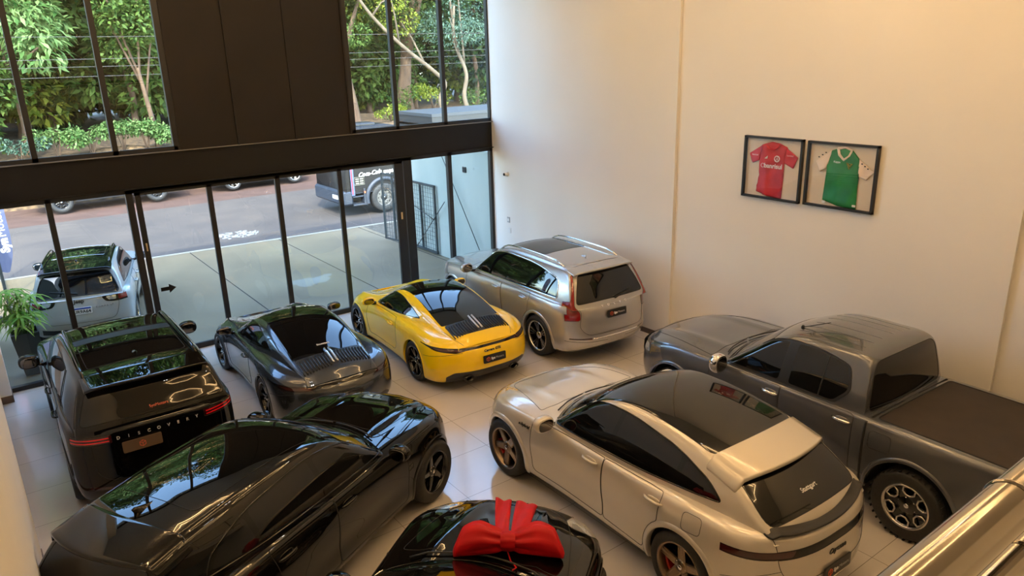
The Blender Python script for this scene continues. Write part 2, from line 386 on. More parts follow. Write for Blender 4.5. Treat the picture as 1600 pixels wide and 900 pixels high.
# ------------------------------------------------------------------ car building kit
from mathutils.bvhtree import BVHTree
AX = {'xz': (0, 2), 'xy': (0, 1), 'yz': (1, 2)}
def inside(pt, poly):
    x, y = pt; c = False; j = len(poly)-1
    for i in range(len(poly)):
        xi, yi = poly[i]; xj, yj = poly[j]
        if (yi > y) != (yj > y) and x < (xj-xi)*(y-yi)/(yj-yi)+xi: c = not c
        j = i
    return c
class Car:
    """car frame: +x forwards, +y left, z up, origin on the ground midway between the axles.
    Only the left half is modelled, cut into panels, then mirrored."""
    def __init__(s, name, label, cat, loc, heading, body, group=None):
        s.root = empty(name, (loc[0], loc[1], 0), heading, label, cat, group)
        s.body = body; s.parts = {}; s.ids = {}; s.bm = bmesh.new(); s.gap = MB(); s.extra = {}; s.extra_mat = MT['plastic']; s.n = 0
        s.lp = s.bm.faces.layers.int.new('part'); s.ls = s.bm.faces.layers.int.new('src'); s.ln = s.bm.verts.layers.float_vector.new('n0')
    def _grid(s, P, src, ref):
        bm = s.bm; r, c = P.shape[:2]
        V = [[bm.verts.new(P[i, j]) for j in range(c)] for i in range(r)]; F = []
        for i in range(r-1):
            for j in range(c-1):
                q = [V[i][j], V[i][j+1], V[i+1][j+1], V[i+1][j]]
                F.append(bm.faces.new(q))
        vs = [v for row in V for v in row]
        bmesh.ops.remove_doubles(bm, verts=vs, dist=2e-4)
        F = [f for f in F if f.is_valid]
        bmesh.ops.dissolve_degenerate(bm, edges=list({e for f in F for e in f.edges}), dist=1e-5)
        F = [f for f in F if f.is_valid]
        sgn = 0
        for f in F:
            f.normal_update(); cc = f.calc_center_median(); sgn += f.normal.dot(cc-Vector((cc.x*ref, 0, .6)))*f.calc_area()
        if sgn < 0:
            for f in F: f.normal_flip()
        for f in F: f[s.ls] = src; f.smooth = True
        for v in {v for f in F for v in f.verts}:
            v.normal_update(); n = v.normal.copy()
            if abs(v.co.y) < 1e-4: n.y = 0; v.co.y = 0
            if n.length > 1e-6: n.normalize()
            v[s.ln] = n
    # ---- lower body
    def lower(s, W, rim, zb, rings, cz, p=2.6, Lr=.5, nr=2.6, Lf=.8, nf=2.2, side=None, deck=None, mid=56, cor=20):
        """rings: (fraction of height, rear x, front x, inset[, Lr, Lf]) from sill to rim"""
        Wf = pchip(W); rf = pchip(rim); zf = pchip(zb); cf = pchip(cz); s.Wf = Wf; s.rim = rf; s.czf = cf; s.zbf = zf
        rows = []
        for rg in rings:
            f, xr, xf, dw = rg[:4]; lr = rg[4] if len(rg) > 4 else Lr; lf = rg[5] if len(rg) > 5 else Lf
            th = np.linspace(0, pi/2, cor); cr_, sr_ = np.cos(th).clip(0), np.sin(th)
            xa = xr+lr*(1-cr_**(2/nr)); ya = sr_**(2/nr); xb = xf-lf*(1-cr_**(2/nf)); yb = sr_**(2/nf)
            xm = np.linspace(xr+lr, xf-lf, mid+2)[1:-1]
            x = np.concatenate([xa, xm, xb[::-1]]); g = np.concatenate([ya, np.ones(mid), yb[::-1]])
            d = pchip(dw)(x) if isinstance(dw, list) else dw
            rm = rf(x); z0 = zf(x); z = z0+f*(rm-z0); y = (Wf(x)-d)*g
            if side is not None: y = y+side(x, z, f)*g
            rows.append(np.stack([x, np.maximum(y, 0), z], -1))
        S = crom(np.array(rows), 4)
        top = S[-1]; J = 14; dk = []
        for j in range(1, J+1):
            t = j/J; a = 1-t; x, y, z = top[:, 0], top[:, 1], top[:, 2]
            yy = y*a; zz = cf(x)+(z-cf(x))*np.abs(a)**p
            if deck is not None: zz = zz+deck(x, yy)
            dk.append(np.stack([x, yy, zz], -1))
        G = np.concatenate([S, np.array(dk)]); s._grid(G, 0, .75); return s
    # ---- greenhouse
    def green(s, prof, wb, tum, zmax, crown=.03, q=1.5, fil=.06, base=-.05, zbase=None, ns=110, cp=2.0):
        """prof: centre line (x, z, bend) from cowl to tail; wb: half width at the belt line"""
        P = crom(np.array(prof, float), 24); d = np.concatenate([[0], np.cumsum(np.sqrt((np.diff(P[:, :2], axis=0)**2).sum(1)))])
        u = np.linspace(0, d[-1], ns); P = np.stack([np.interp(u, d, P[:, k]) for k in range(3)], -1)
        wf = pchip(wb); tf = pchip(tum); crf = pchip(crown); zb_ = pchip(zbase) if zbase else (lambda x: s.rim(x)+base); s.wgf = wf
        rows = []; s.st = []; s.xmid = float(P[:, 0].mean())-.2
        def yside(x, z):
            zb = zb_(x); uu = np.clip((z-zb)/(zmax-zb), 0, 1.2); return wf(x)-tf(x)*uu**q
        for (x, z, bend) in P:
            xe = x+bend; zb = float(zb_(xe)); ze = max(z-float(crf(x)), zb+.004); zz = max(z, zb+.004)
            ye = float(yside(xe, ze)); h = ze-zb; r = max(min(fil, h*.45, .06 if h < .1 else fil), .0015)
            s.st.append((x, zz, bend, ye, zz-ze, xe))
            t = np.linspace(0, 1-r/ye, 16); top = np.stack([x+bend*t**2, ye*t, zz-(zz-ze)*t**cp], -1)
            sz = np.linspace(ze-r, zb, 16); sd = np.stack([np.full(16, xe), yside(np.full(16, xe), sz), sz], -1)
            A, B = top[-1], sd[0]; C = np.array([xe, ye, ze]); k = np.linspace(0, 1, 8)[1:-1, None]
            fl = A*(1-k)**2+2*C*k*(1-k)+B*k*k
            rows.append(np.concatenate([top, fl, sd]))
        s._grid(np.array(rows), 1, .8); s.yside = yside; return s
    def ready(s):
        bm = s.bm; bm.verts.ensure_lookup_table(); bm.faces.ensure_lookup_table(); bm.normal_update()
        s.bvh = BVHTree.FromBMesh(bm); return s
    def hit(s, view, a, b):
        """surface point and normal seen from the side / top / rear / front"""
        if view == 'side': o, d = Vector((a, 3, b)), Vector((0, -1, 0))
        elif view == 'top': o, d = Vector((a, abs(b), 5)), Vector((0, 0, -1))
        elif view == 'rear': o, d = Vector((-6, abs(a), b)), Vector((1, 0, 0))
        else: o, d = Vector((6, abs(a), b)), Vector((-1, 0, 0))
        p, n, _, _ = s.bvh.ray_cast(o, d)
        if p is None: return None, None
        if n.dot(d) > 0: n = -n
        if view != 'side' and (b if view == 'top' else a) < 0: p = Vector((p.x, -p.y, p.z)); n = Vector((n.x, -n.y, n.z))
        return p, n
    def cut(s, part, poly, plane, src=0, cond=None, over=(0,), mat=None, pair=None, trim=None, tr=.0035):
        """mark the faces of one panel, cutting the surface exactly along its outline"""
        if part is not None and part not in s.parts:
            s.n += 1; s.parts[part] = dict(id=s.n, mat=mat or s.body, pair=plane == 'xz' if pair is None else pair, trim=trim, tr=tr, over=over)
        pid = s.parts[part]['id'] if part is not None else -1
        ov = tuple(0 if k == 0 else s.parts[k]['id'] for k in over)
        ia, ib = AX[plane]; bm = s.bm; srcs = src if isinstance(src, tuple) else (src,)
        if cond is None:
            cond = {'xz': lambda c, n: n.y > .25, 'xy': lambda c, n: n.z > .12, 'yz': lambda c, n: n.x < -.05 and c.x < -1.0}[plane]
        A = [p[0] for p in poly]; B = [p[1] for p in poly]; e = 1e-4
        def bb(f):
            a = [v.co[ia] for v in f.verts]; b = [v.co[ib] for v in f.verts]; return min(a), max(a), min(b), max(b)
        a0, a1, b0, b1 = min(A)-e, max(A)+e, min(B)-e, max(B)+e; cand = {}
        for f in bm.faces:
            if f[s.ls] in srcs and f[s.lp] in ov:
                q = bb(f)
                if q[1] >= a0 and q[0] <= a1 and q[3] >= b0 and q[2] <= b1:
                    f.normal_update()
                    if cond(f.calc_center_median(), f.normal): cand[f] = q
        for i in range(len(poly)):
            p, r = poly[i], poly[(i+1) % len(poly)]; da, db = r[0]-p[0], r[1]-p[1]
            if abs(da)+abs(db) < 1e-6: continue
            x0, x1, y0, y1 = min(p[0], r[0])-e, max(p[0], r[0])+e, min(p[1], r[1])-e, max(p[1], r[1])+e; sel = []
            for f, q in cand.items():
                if q[1] < x0 or q[0] > x1 or q[3] < y0 or q[2] > y1: continue
                sg = [da*(v.co[ib]-p[1])-db*(v.co[ia]-p[0]) for v in f.verts]
                if min(sg) < 0 < max(sg): sel.append(f)
            if not sel: continue
            co = [0, 0, 0]; no = [0, 0, 0]; co[ia], co[ib] = p; no[ia], no[ib] = -db, da
            g = set(sel)
            for f in sel: g.update(f.edges); g.update(f.verts)
            for f in sel: del cand[f]
            res = bmesh.ops.bisect_plane(bm, geom=list(g), dist=2e-5, plane_co=co, plane_no=no)
            for f in res['geom']:
                if isinstance(f, bmesh.types.BMFace) and f[s.ls] in srcs and f[s.lp] in ov: cand[f] = bb(f)
        for f in cand:
            if f.is_valid and f[s.lp] in ov:
                c = f.calc_center_median()
                if inside((c[ia], c[ib]), poly): f[s.lp] = pid
        return s
    # ---- dark shut lines and bright trims that follow the surface
    def line(s, view, pts, r=.0035, mi=0, mirror=True, closed=False, sub=6, off=0.0):
        P = [Vector((a, b, 0)) for a, b in pts]; out = []
        if closed: P.append(P[0])
        for i in range(len(P)-1):
            k = max(2, int((P[i+1]-P[i]).length/.03))
            for j in range(k): out.append(P[i].lerp(P[i+1], j/k))
        out.append(P[-1]); Q = []
        for q in out:
            h, n = s.hit(view, q.x, q.y)
            if h is not None: Q.append(h+n*off)
        if len(Q) > 1:
            s.gap.tube(Q, r, 5, mi)
            if mirror: s.gap.tube([(q.x, -q.y, q.z) for q in Q], r, 5, mi)
    def _loops(s, faces, nm):
        kids = {v['id'] for v in s.parts.values() if nm in v['over']}
        fs = set(faces); nx = {}
        for f in faces:
            for l in f.loops:
                e = l.edge
                if sum(1 for g in e.link_faces if g in fs) == 1 and not any(g[s.lp] in kids for g in e.link_faces):
                    a, b = l.vert, l.link_loop_next.vert
                    if abs(a.co.y) < 1e-4 and abs(b.co.y) < 1e-4: continue
                    nx.setdefault(a, []).append(b)
        loops = []; st = set(nx)
        heads = st-{b for bs in nx.values() for b in bs}
        while nx:
            a = heads.pop() if heads else next(iter(nx))
            if a not in nx: continue
            ch = [a]
            while a in nx:
                b = nx[a].pop()
                if not nx[a]: del nx[a]
                ch.append(b); a = b
                if a is ch[0]: break
            loops.append(ch)
        return loops
    def finish(s):
        bm = s.bm; groups = {}
        for f in bm.faces: groups.setdefault(f[s.lp], []).append(f)
        s.obj = {}
        info = {v['id']: (k, v) for k, v in s.parts.items()}
        info[0] = ('body', dict(mat=s.body, pair=False, trim=None, tr=0))
        for pid, faces in groups.items():
            if pid < 0: continue
            nm, inf = info[pid]; sides = ([1], [-1]) if inf['pair'] else ([1, -1],)
            loops = s._loops(faces, nm) if inf['trim'] else []
            for sd in sides:
                V = []; N = []; F = []; MI = []
                for sg in sd:
                    mp = {}
                    for f in faces:
                        idx = []
                        for v in f.verts:
                            key = v
                            if key not in mp:
                                if sg == -1 and len(sd) == 2 and abs(v.co.y) < 1e-4 and v in first: mp[key] = first[v]
                                else:
                                    mp[key] = len(V); V.append((v.co.x, v.co.y*sg, v.co.z)); n = v[s.ln]; N.append((n[0], n[1]*sg, n[2]))
                            idx.append(mp[key])
                        F.append(idx if sg == 1 else idx[::-1]); MI.append(0)
                    if sg == 1: first = mp
                    for lp in loops:
                        pts = [v.co.copy() for v in lp]; cl = lp[0] is lp[-1]
                        if cl: pts = pts[:-1]
                        if len(pts) < 2: continue
                        K = len(pts); b0 = len(V)
                        for i, p in enumerate(pts):
                            t = (pts[(i+1) % K]-pts[i-1]) if cl else pts[min(i+1, K-1)]-pts[max(i-1, 0)]
                            n = Vector(lp[i][s.ln]); t.normalize(); b = t.cross(n)
                            if b.length < 1e-4: b = Vector((0, 1, 0))
                            b.normalize()
                            for a in (0, 1, 2, 3, 4, 5):
                                d = n*cos(a*pi/3)+b*sin(a*pi/3); q = p+d*inf['tr']
                                V.append((q.x, q.y*sg, q.z)); N.append((d.x, d.y*sg, d.z))
                        for i in range(K if cl else K-1):
                            j = (i+1) % K
                            for a in range(6):
                                c = (a+1) % 6; fc = [b0+i*6+a, b0+i*6+c, b0+j*6+c, b0+j*6+a]
                                F.append(fc if sg == 1 else fc[::-1]); MI.append(1)
                ex = s.gap if pid == 0 else s.extra.get(nm)
                if ex is not None and ex.v:
                    tm = bpy.data.meshes.new('t'); tm.from_pydata(ex.v, [], ex.f); tm.update(); b0 = len(V)
                    bx_ = bmesh.new(); bx_.from_mesh(tm); bmesh.ops.recalc_face_normals(bx_, faces=bx_.faces); bx_.to_mesh(tm); bx_.free()
                    V += [tuple(v.co) for v in tm.vertices]; N += [tuple(v.normal) for v in tm.vertices]; F += [[b0+i for i in p.vertices] for p in tm.polygons]
                    MI += [1+k if pid == 0 else 2 for k in ex.m]; bpy.data.meshes.remove(tm)
                me = bpy.data.meshes.new(nm); me.from_pydata(V, [], F)
                setmats(me, [inf['mat'], MT['gap'], MT['chrome'], s.body, MT['plastic']] if pid == 0 else [inf['mat'], inf['trim'] or MT['gap'], s.extra_mat])
                me.polygons.foreach_set('material_index', MI); me.polygons.foreach_set('use_smooth', [True]*len(F)); me.update()
                N = [Vector(n).normalized() if Vector(n).length > 1e-6 else Vector((0, 0, 1)) for n in N]
                me.normals_split_custom_set_from_vertices(N)
                o = link(bpy.data.objects.new(nm.split('#')[0], me), s.root)
                s.obj.setdefault(nm, []).append(o)
        bm.free()
        return s
    def add(s, name, mb, mats, parent=None, label=None, weld=0):
        o = mb.build(name, mats, parent or s.root, weld=weld); return tag(o, label)
    # ---- wheel arches
    def arch(s, xw, zw, Ra, depth=.42, lip=None, lipw=.05, out=.012, zmin=None, flat=0.0):
        n = 44; circ = []
        zmin = zmin if zmin is not None else float(s.zbf(xw))-.05
        for i in range(n):
            a = 2*pi*i/n; circ.append((xw+Ra*cos(a), zw+Ra*sin(a)))
        s.cut(None, circ, 'xz', 0, lambda c, nn: c.y > .45 and nn.z < .8)
        a0 = math.asin(max(-.95, min(.5, (float(s.zbf(xw))+.025-zw)/(Ra+.01)))); ang = list(np.linspace(a0, pi-a0, 40)); Y = []
        for a in ang:
            h, _ = s.hit('side', xw+(Ra+.012)*cos(a), max(zw+(Ra+.012)*sin(a), float(s.zbf(xw))+.02)); Y.append(h.y if h else None)
        ok = [y for y in Y if y is not None]
        Y = [y if y is not None else min(ok) for y in Y]
        for sg in (1, -1):
            m = MB(); rows = []
            for a, y in zip(ang, Y):
                c_, s_ = cos(a), sin(a)
                rows.append([(xw+(Ra+k)*c_, sg*yy, zw+(Ra+k)*s_) for k, yy in ((0, y-.06), (0, y+out), (.006, y+out+.004), (lipw*.8, y+out*.8), (lipw, y-.004))])
            m.grid(rows, 0)
            rows = [[(xw+Ra*cos(a), sg*yy, zw+Ra*sin(a)) for yy in (y-.05, y-.2, y-depth)] for a, y in zip(ang, Y)]
            m.grid(rows, 1)
            b = len(m.v); yy = sg*(min(ok)-depth)
            m.add([(xw, yy, zw)]+[(xw+Ra*cos(a), sg*(y-depth), zw+Ra*sin(a)) for a, y in zip(ang, Y)], [(0, i, i+1) for i in range(1, len(ang))], 1)
            m.build('wheel_arch', [lip or s.body, MT['under']], s.root, fix=False)
    def floor_pan(s, x0, x1, w, z):
        m = MB(); m.bx(x0, x1, -w, w, z, z+.12, 0); m.build('underbody', MT['under'], s.root)
# ------------------------------------------------------------------ wheels
WHEELS = {}
def wheel_meshes(key, r, rim_r, w, style, rim_mat, face_mat=None, caliper=None, tread=False):
    if key in WHEELS: return WHEELS[key]
    fm = face_mat or rim_mat
    t = MB(); h = w/2; b = .022
    t.lathe([(rim_r-.012, -h+.02), (rim_r+.004, -h+.006), (rim_r+.03, -h), (r-.045, -h-.004), (r-b, -h+.012), (r-.004, -h+.045), (r, -h*.4), (r, h*.4), (r-.004, h-.045), (r-b, h-.012), (r-.045, h+.004), (rim_r+.03, h), (rim_r+.004, h-.006), (rim_r-.012, h-.02)], 56, 'y', mi=0)
    for g in (-.05, 0, .05): t.lathe([(r+.0006, g-.005), (r+.0012, g), (r+.0006, g+.005)], 56, 'y', mi=1)
    if tread:
        for i in range(72):
            a = 2*pi*i/72
            t.box(((r-.005)*cos(a), (h-.04)*(1 if i % 2 else -1), (r-.005)*sin(a)), (.02, .07, .012), 0, Matrix.Rotation(-a+pi/2, 3, 'Y'))
    # the outer face of the wheel is at +y
    m = MB()
    m.lathe([(rim_r-.01, -h+.02), (rim_r-.022, -h+.05), (rim_r-.03, 0), (rim_r-.022, h-.05), (rim_r-.006, h-.024)], 56, 'y', mi=0)
    m.lathe([(rim_r-.024, h-.034), (rim_r-.02, h-.012), (rim_r-.008, h-.004), (rim_r+.002, h-.006), (rim_r+.004, h-.02)], 56, 'y', mi=1)
    m.lathe([(.001, -.02), (.16, -.02), (.165, -.035)], 40, 'y', mi=2)
    yf = h-.03
    def spoke(a, w0, w1, r0, r1, d0=.03, d1=.008, th=.04, mi=1, tw=0.0, bend=0.0):
        n = 7; rows = []
        for i in range(n):
            u = i/(n-1); rr = r0+(r1-r0)*u; ww = (w0+(w1-w0)*u)/2; aa = a+tw*u+bend*sin(pi*u)
            y = yf-d0+(d0-d1)*(u**.6); e = Vector((cos(aa), 0, sin(aa))); q = Vector((-sin(aa), 0, cos(aa))); c = e*rr
            rows.append([c-q*ww+Vector((0, y-th, 0)), c-q*ww+Vector((0, y-.008, 0)), c-q*(ww*.72)+Vector((0, y, 0)), c+q*(ww*.72)+Vector((0, y, 0)), c+q*ww+Vector((0, y-.008, 0)), c+q*ww+Vector((0, y-th, 0))])
        m.grid(rows, mi, smooth=False)
    ro = rim_r-.012
    if style == 'five':                       # five broad twin-edged spokes
        for k in range(5):
            a = 2*pi*k/5+.3; spoke(a, .105, .085, .05, ro, th=.05)
            for q in (-1, 1): spoke(a+q*.10, .012, .02, .12, ro, .024, .002, .03, 1)
        hub = .07; nl = 5
    elif style == 'star':                     # five blades, each leaning
        for k in range(5): spoke(2*pi*k/5+.2, .085, .05, .04, ro, th=.05, tw=.16, mi=1); 
        for k in range(5): spoke(2*pi*k/5+.2+.25, .03, .03, .05, ro, .05, .04, .03, 0, tw=-.05)
        hub = .065; nl = 5
    elif style == 'twin':                     # ten thin spokes in pairs
        for k in range(5):
            for q in (-1, 1): spoke(2*pi*k/5+.15+q*.12, .04, .03, .05, ro, th=.045, tw=q*.14, mi=1)
        hub = .06; nl = 5
    elif style == 'multi':                    # fine five by three spokes with bright edges
        for k in range(5):
            a = 2*pi*k/5+.1
            for q in (-.26, 0, .26):
                spoke(a+q*.55, .03, .045, .05, ro, .03, .006, .04, 0, tw=q*.5); spoke(a+q*.55+.03, .006, .010, .07, ro, .026, .003, .01, 1, tw=q*.5)
        hub = .06; nl = 5
    elif style == 'truck':                    # six spokes ending in open hexagon loops
        for k in range(6):
            a = 2*pi*k/6+.26; spoke(a, .11, .09, .05, ro*.98, .02, .012, .05, 0)
            pts = []
            for (rr, da) in ((.56, -.17), (.56, .17), (.74, .36), (.95, .28), (.97, 0), (.95, -.28), (.74, -.36)):
                aa = a+pi/6+da; pts.append((ro*rr*cos(aa), yf-.004, ro*rr*sin(aa)))
            m.tube(pts, .013, 6, 1, closed=True)
        hub = .10; nl = 6
    elif style == 'lorry':                    # steel disc with ten hand holes
        m.lathe([(.05, yf-.05), (.10, yf-.04), (.14, yf-.03), (.26, yf-.02), (.28, yf-.03), (ro, yf-.09)], 40, 'y', mi=1)
        for k in range(10):
            a = 2*pi*k/10; m.lathe([(.001, yf-.012), (.022, yf-.014)], 10, 'y', (.225*cos(a), 0, .225*sin(a)), 2)
            m.lathe([(.001, yf-.0), (.014, yf-.002), (.014, yf-.03)], 8, 'y', (.165*cos(a+.3), 0, .165*sin(a+.3)), 1)
        hub = .11; nl = 0
    else:                                     # plain alloy, five split spokes
        for k in range(5):
            a = 2*pi*k/5
            for q in (-1, 1): spoke(a+q*.09, .045, .035, .04, ro, th=.04, tw=q*.1)
        hub = .06; nl = 5
    m.lathe([(hub+.012, yf-.06), (hub+.01, yf-.024), (hub-.01, yf-.012), (.034, yf-.012), (.03, yf-.008), (.001, yf-.006)], 24, 'y', mi=0 if style in ('truck', 'lorry') else 1)
    for k in range(nl):
        a = 2*pi*(k+.5)/nl; m.lathe([(.001, yf-.016), (.011, yf-.018), (.011, yf-.03)], 8, 'y', ((hub-.012)*cos(a)*1.0, .004, (hub-.012)*sin(a)), 3)
    m.lathe([(.001, yf+.001), (.02, yf), (.026, yf-.006)], 16, 'y', mi=3)
    tm = t.build('tyre', [MT['rubber'], MT['under']]); rm = m.build('rim', [rim_mat, fm, MT['under'], MT['chrome']])
    cm = None
    if caliper:
        c = MB(); rows = []
        for i in range(7):
            a = -.45+.9*i/6; e = Vector((cos(a), 0, sin(a)))
            rows.append([e*(rim_r-.075)+Vector((0, -.05, 0)), e*(rim_r-.075)+Vector((0, yf-.05, 0)), e*(rim_r-.04)+Vector((0, yf-.055, 0)), e*(rim_r-.04)+Vector((0, -.05, 0))])
        c.grid(rows, 0, False, True); co = c.build('brake_caliper', caliper); cm = co.data; bpy.data.objects.remove(co)
    WHEELS[key] = (tm.data, rm.data, cm)
    bpy.data.objects.remove(tm); bpy.data.objects.remove(rm); return WHEELS[key]
def add_wheels(car, meshes, xs, yc, zc, steer=0.0, sides=(1, -1), spin=0.0):
    for i, x in enumerate(xs):
        for sg in sides:
            y = yc[i] if isinstance(yc, (list, tuple)) else yc; z = zc[i] if isinstance(zc, (list, tuple)) else zc
            w = link(bpy.data.objects.new('wheel', meshes[0]), car.root); w.location = (x, sg*y, z)
            w.rotation_euler = (0, 0, (0 if sg > 0 else pi)+(steer if x > 0 else 0))
            r = link(bpy.data.objects.new('rim', meshes[1]), w); r.rotation_euler = (0, spin+.5*i, 0)
            if meshes[2]:
                c = link(bpy.data.objects.new('brake_caliper', meshes[2]), w); c.rotation_euler = (0, .4 if sg > 0 else pi-.4, 0)
# ------------------------------------------------------------------ small car parts
def superell(c, d, n=2.6, rows=14, cols=20, e2=2.4):
    P = []
    for i in range(rows+1):
        ph = -pi/2+pi*i/rows; r = []
        for j in range(cols):
            th = 2*pi*j/cols; S = lambda v, k: math.copysign(abs(v)**(2/k), v)
            r.append((c[0]+d[0]/2*S(cos(ph), n)*S(cos(th), e2), c[1]+d[1]/2*S(cos(ph), n)*S(sin(th), e2), c[2]+d[2]/2*S(sin(ph), n)))
        P.append(r)
    return P
def add_mirrors(car, x, y, z, cap=None, size=(.19, .27, .18), arm=True, base=None, sides=(1, -1), glass=True):
    for sg in sides:
        m = MB(); P = superell((0, 0, 0), size, 2.5, 16, 24)
        rows = [[(max(px, -size[0]*.30)*(1.0 if px < 0 else 1.0)+x, sg*(py+y), pz+z) for (px, py, pz) in r] for r in P]
        m.grid(rows, 0, True, True)
        if arm:
            b = base or (x+.02, y-.24, z-.10)
            m.tube([(x+.03, sg*(y-.06), z-.05), (x+.03, sg*(y-.14), z-.085), (b[0], sg*b[1], b[2])], [.035, .028, .035], 8, 1)
        o = m.build('door_mirror', [cap or car.body, MT['gloss_black']], car.root)
        if glass:
            g = MB(); P = superell((0, 0, 0), (.012, size[1]*.80, size[2]*.74), 2.8, 10, 20)
            g.grid([[(px+x-size[0]*.305, sg*(py+y), pz+z) for (px, py, pz) in r] for r in P], 0, True, True); g.build('mirror_glass', MT['mirror_glass'], o)
def add_handle(car, x, z, mat=None, L=.22, sides=(1, -1), tilt=0.0):
    h, n = car.hit('side', x, z)
    if h is None: return
    y = h.y
    for sg in sides:
        m = MB(); pts = []; rr = []
        for i in range(9):
            u = i/8-.5; pts.append((x+u*L, sg*(y+.012+.030*(1-(2*u)**4)), z+tilt*u*L)); rr.append(.011+.007*(1-abs(2*u)**3))
        m.tube(pts, rr, 8, 0, flat=1.0)
        P = superell((x, sg*(y+.001), z-.008), (L*.75, .02, .075), 2.4, 8, 16); m.grid(P, 1, True, True)
        m.build('door_handle', [mat or car.body, car.body], car.root)
def plate(car, x, z, w=.40, h=.13, tilt=0.0, style='syn', txt='SynMotors', mats=None, face=-1, mi=None):
    """dealer plate on the rear face; tilt leans the top forwards"""
    e = empty('licence_plate', (x, 0, z)); e.parent = car.root; e.rotation_euler = (0, tilt, 0)
    b = MB(); poly = poly_round([(-w/2, -h/2), (w/2, -h/2), (w/2, h/2), (-w/2, h/2)], .018)
    b.prism([(.006*face*-1, p[0], p[1]) for p in poly], (.016*face, 0, 0)); b.build('plate_panel', mats or MT['plastic'], e)
    if style == 'syn':
        mtx = frame_mtx((-.012, .07, -.002), (0, -1, 0), (0, 0, 1))
        text_obj('lettering', txt[:3], h*.40, MT['white_text'], mtx, e, depth=.001, bold=.003, align='LEFT')
        text_obj('lettering', txt[3:], h*.40, MT['grey_text'], frame_mtx((-.012, .07-h*.40*1.62, -.002), (0, -1, 0), (0, 0, 1)), e, depth=.001, align='LEFT')
        lc = (-.0115, .125, 0)
    elif style == 'logo': lc = (-.0115, 0, 0)
    if style in ('syn', 'logo'):
        g = MB(); R_ = h*.27
        hexp = [(lc[0], lc[1]+R_*cos(pi/6+k*pi/3), lc[2]+R_*sin(pi/6+k*pi/3)) for k in range(6)]
        g.tube(hexp, .0035, 5, 0, closed=True); g.tube([hexp[0], lc, hexp[2]], .003, 5); g.tube([lc, hexp[4]], .003, 5); g.tube([hexp[1], (lc[0], lc[1]+R_*.1, lc[2]+R_*.4)], .003, 5)
        g.build('hexagon_logo', MT['orange_logo'], e)
    return e
def surf_text(car, view, a, b, txt, size, mat, updir=(0, 0, 1), name='lettering', off=.003, parent=None, right=None, **k):
    h, n = car.hit(view, a, b)
    if h is None: return
    up = Vector(updir); z = n.normalized(); y = (up-z*up.dot(z)).normalized(); x = y.cross(z)
    m = Matrix.Identity(4); p = h+z*off
    for i in range(3): m[i][0] = x[i]; m[i][1] = y[i]; m[i][2] = z[i]; m[i][3] = p[i]
    return text_obj(name, txt, size, mat, m, parent or car.root, **k)
def fin(car, x, mat=None, L=.20, H=.07):
    h, n = car.hit('top', x, 0); m = MB(); rows = []
    for i in range(9):
        u = i/8; xx = x+L*(.5-u); hh = H*(u**1.3)*(1 if u < .93 else .75)+.004; w = .035*(1-abs(2*u-1.1)**2*.7)
        hz = car.hit('top', xx, 0)[0].z-.006
        rows.append([(xx, -w, hz), (xx-.01*u, -w*.45, hz+hh*.6), (xx-.03*u, 0, hz+hh), (xx-.01*u, w*.45, hz+hh*.6), (xx, w, hz)])
    m.grid(rows, 0); b = len(m.v); m.add(rows[-1], [(0, 1, 2, 3, 4)]); m.build('shark_fin_antenna', mat or car.body, car.root)
def slab(pts_top, th, name, mats, parent, edge=.5, mi=0):
    """closed blade: rows of surface points, thickness downwards, rounded edge"""
    P = np.array(pts_top, float); Q = P.copy(); Q[..., 2] -= th; m = MB(); r, c = P.shape[:2]
    m.grid(P.tolist(), 0); m.grid(Q[::-1].tolist(), 0)
    def skirt(A, B):
        mid = (A+B)/2; d = mid.mean(0); m.grid([A.tolist(), B.tolist()], 0)
    skirt(P[0], Q[0]); skirt(P[-1], Q[-1]); skirt(P[:, 0], Q[:, 0]); skirt(P[:, -1], Q[:, -1])
    o = m.build(name, mats, parent, weld=1e-4)
    bv = o.modifiers.new('bevel', 'BEVEL'); bv.width = th*.4; bv.segments = 3; bv.limit_method = 'ANGLE'; bv.angle_limit = R(50)
    return o
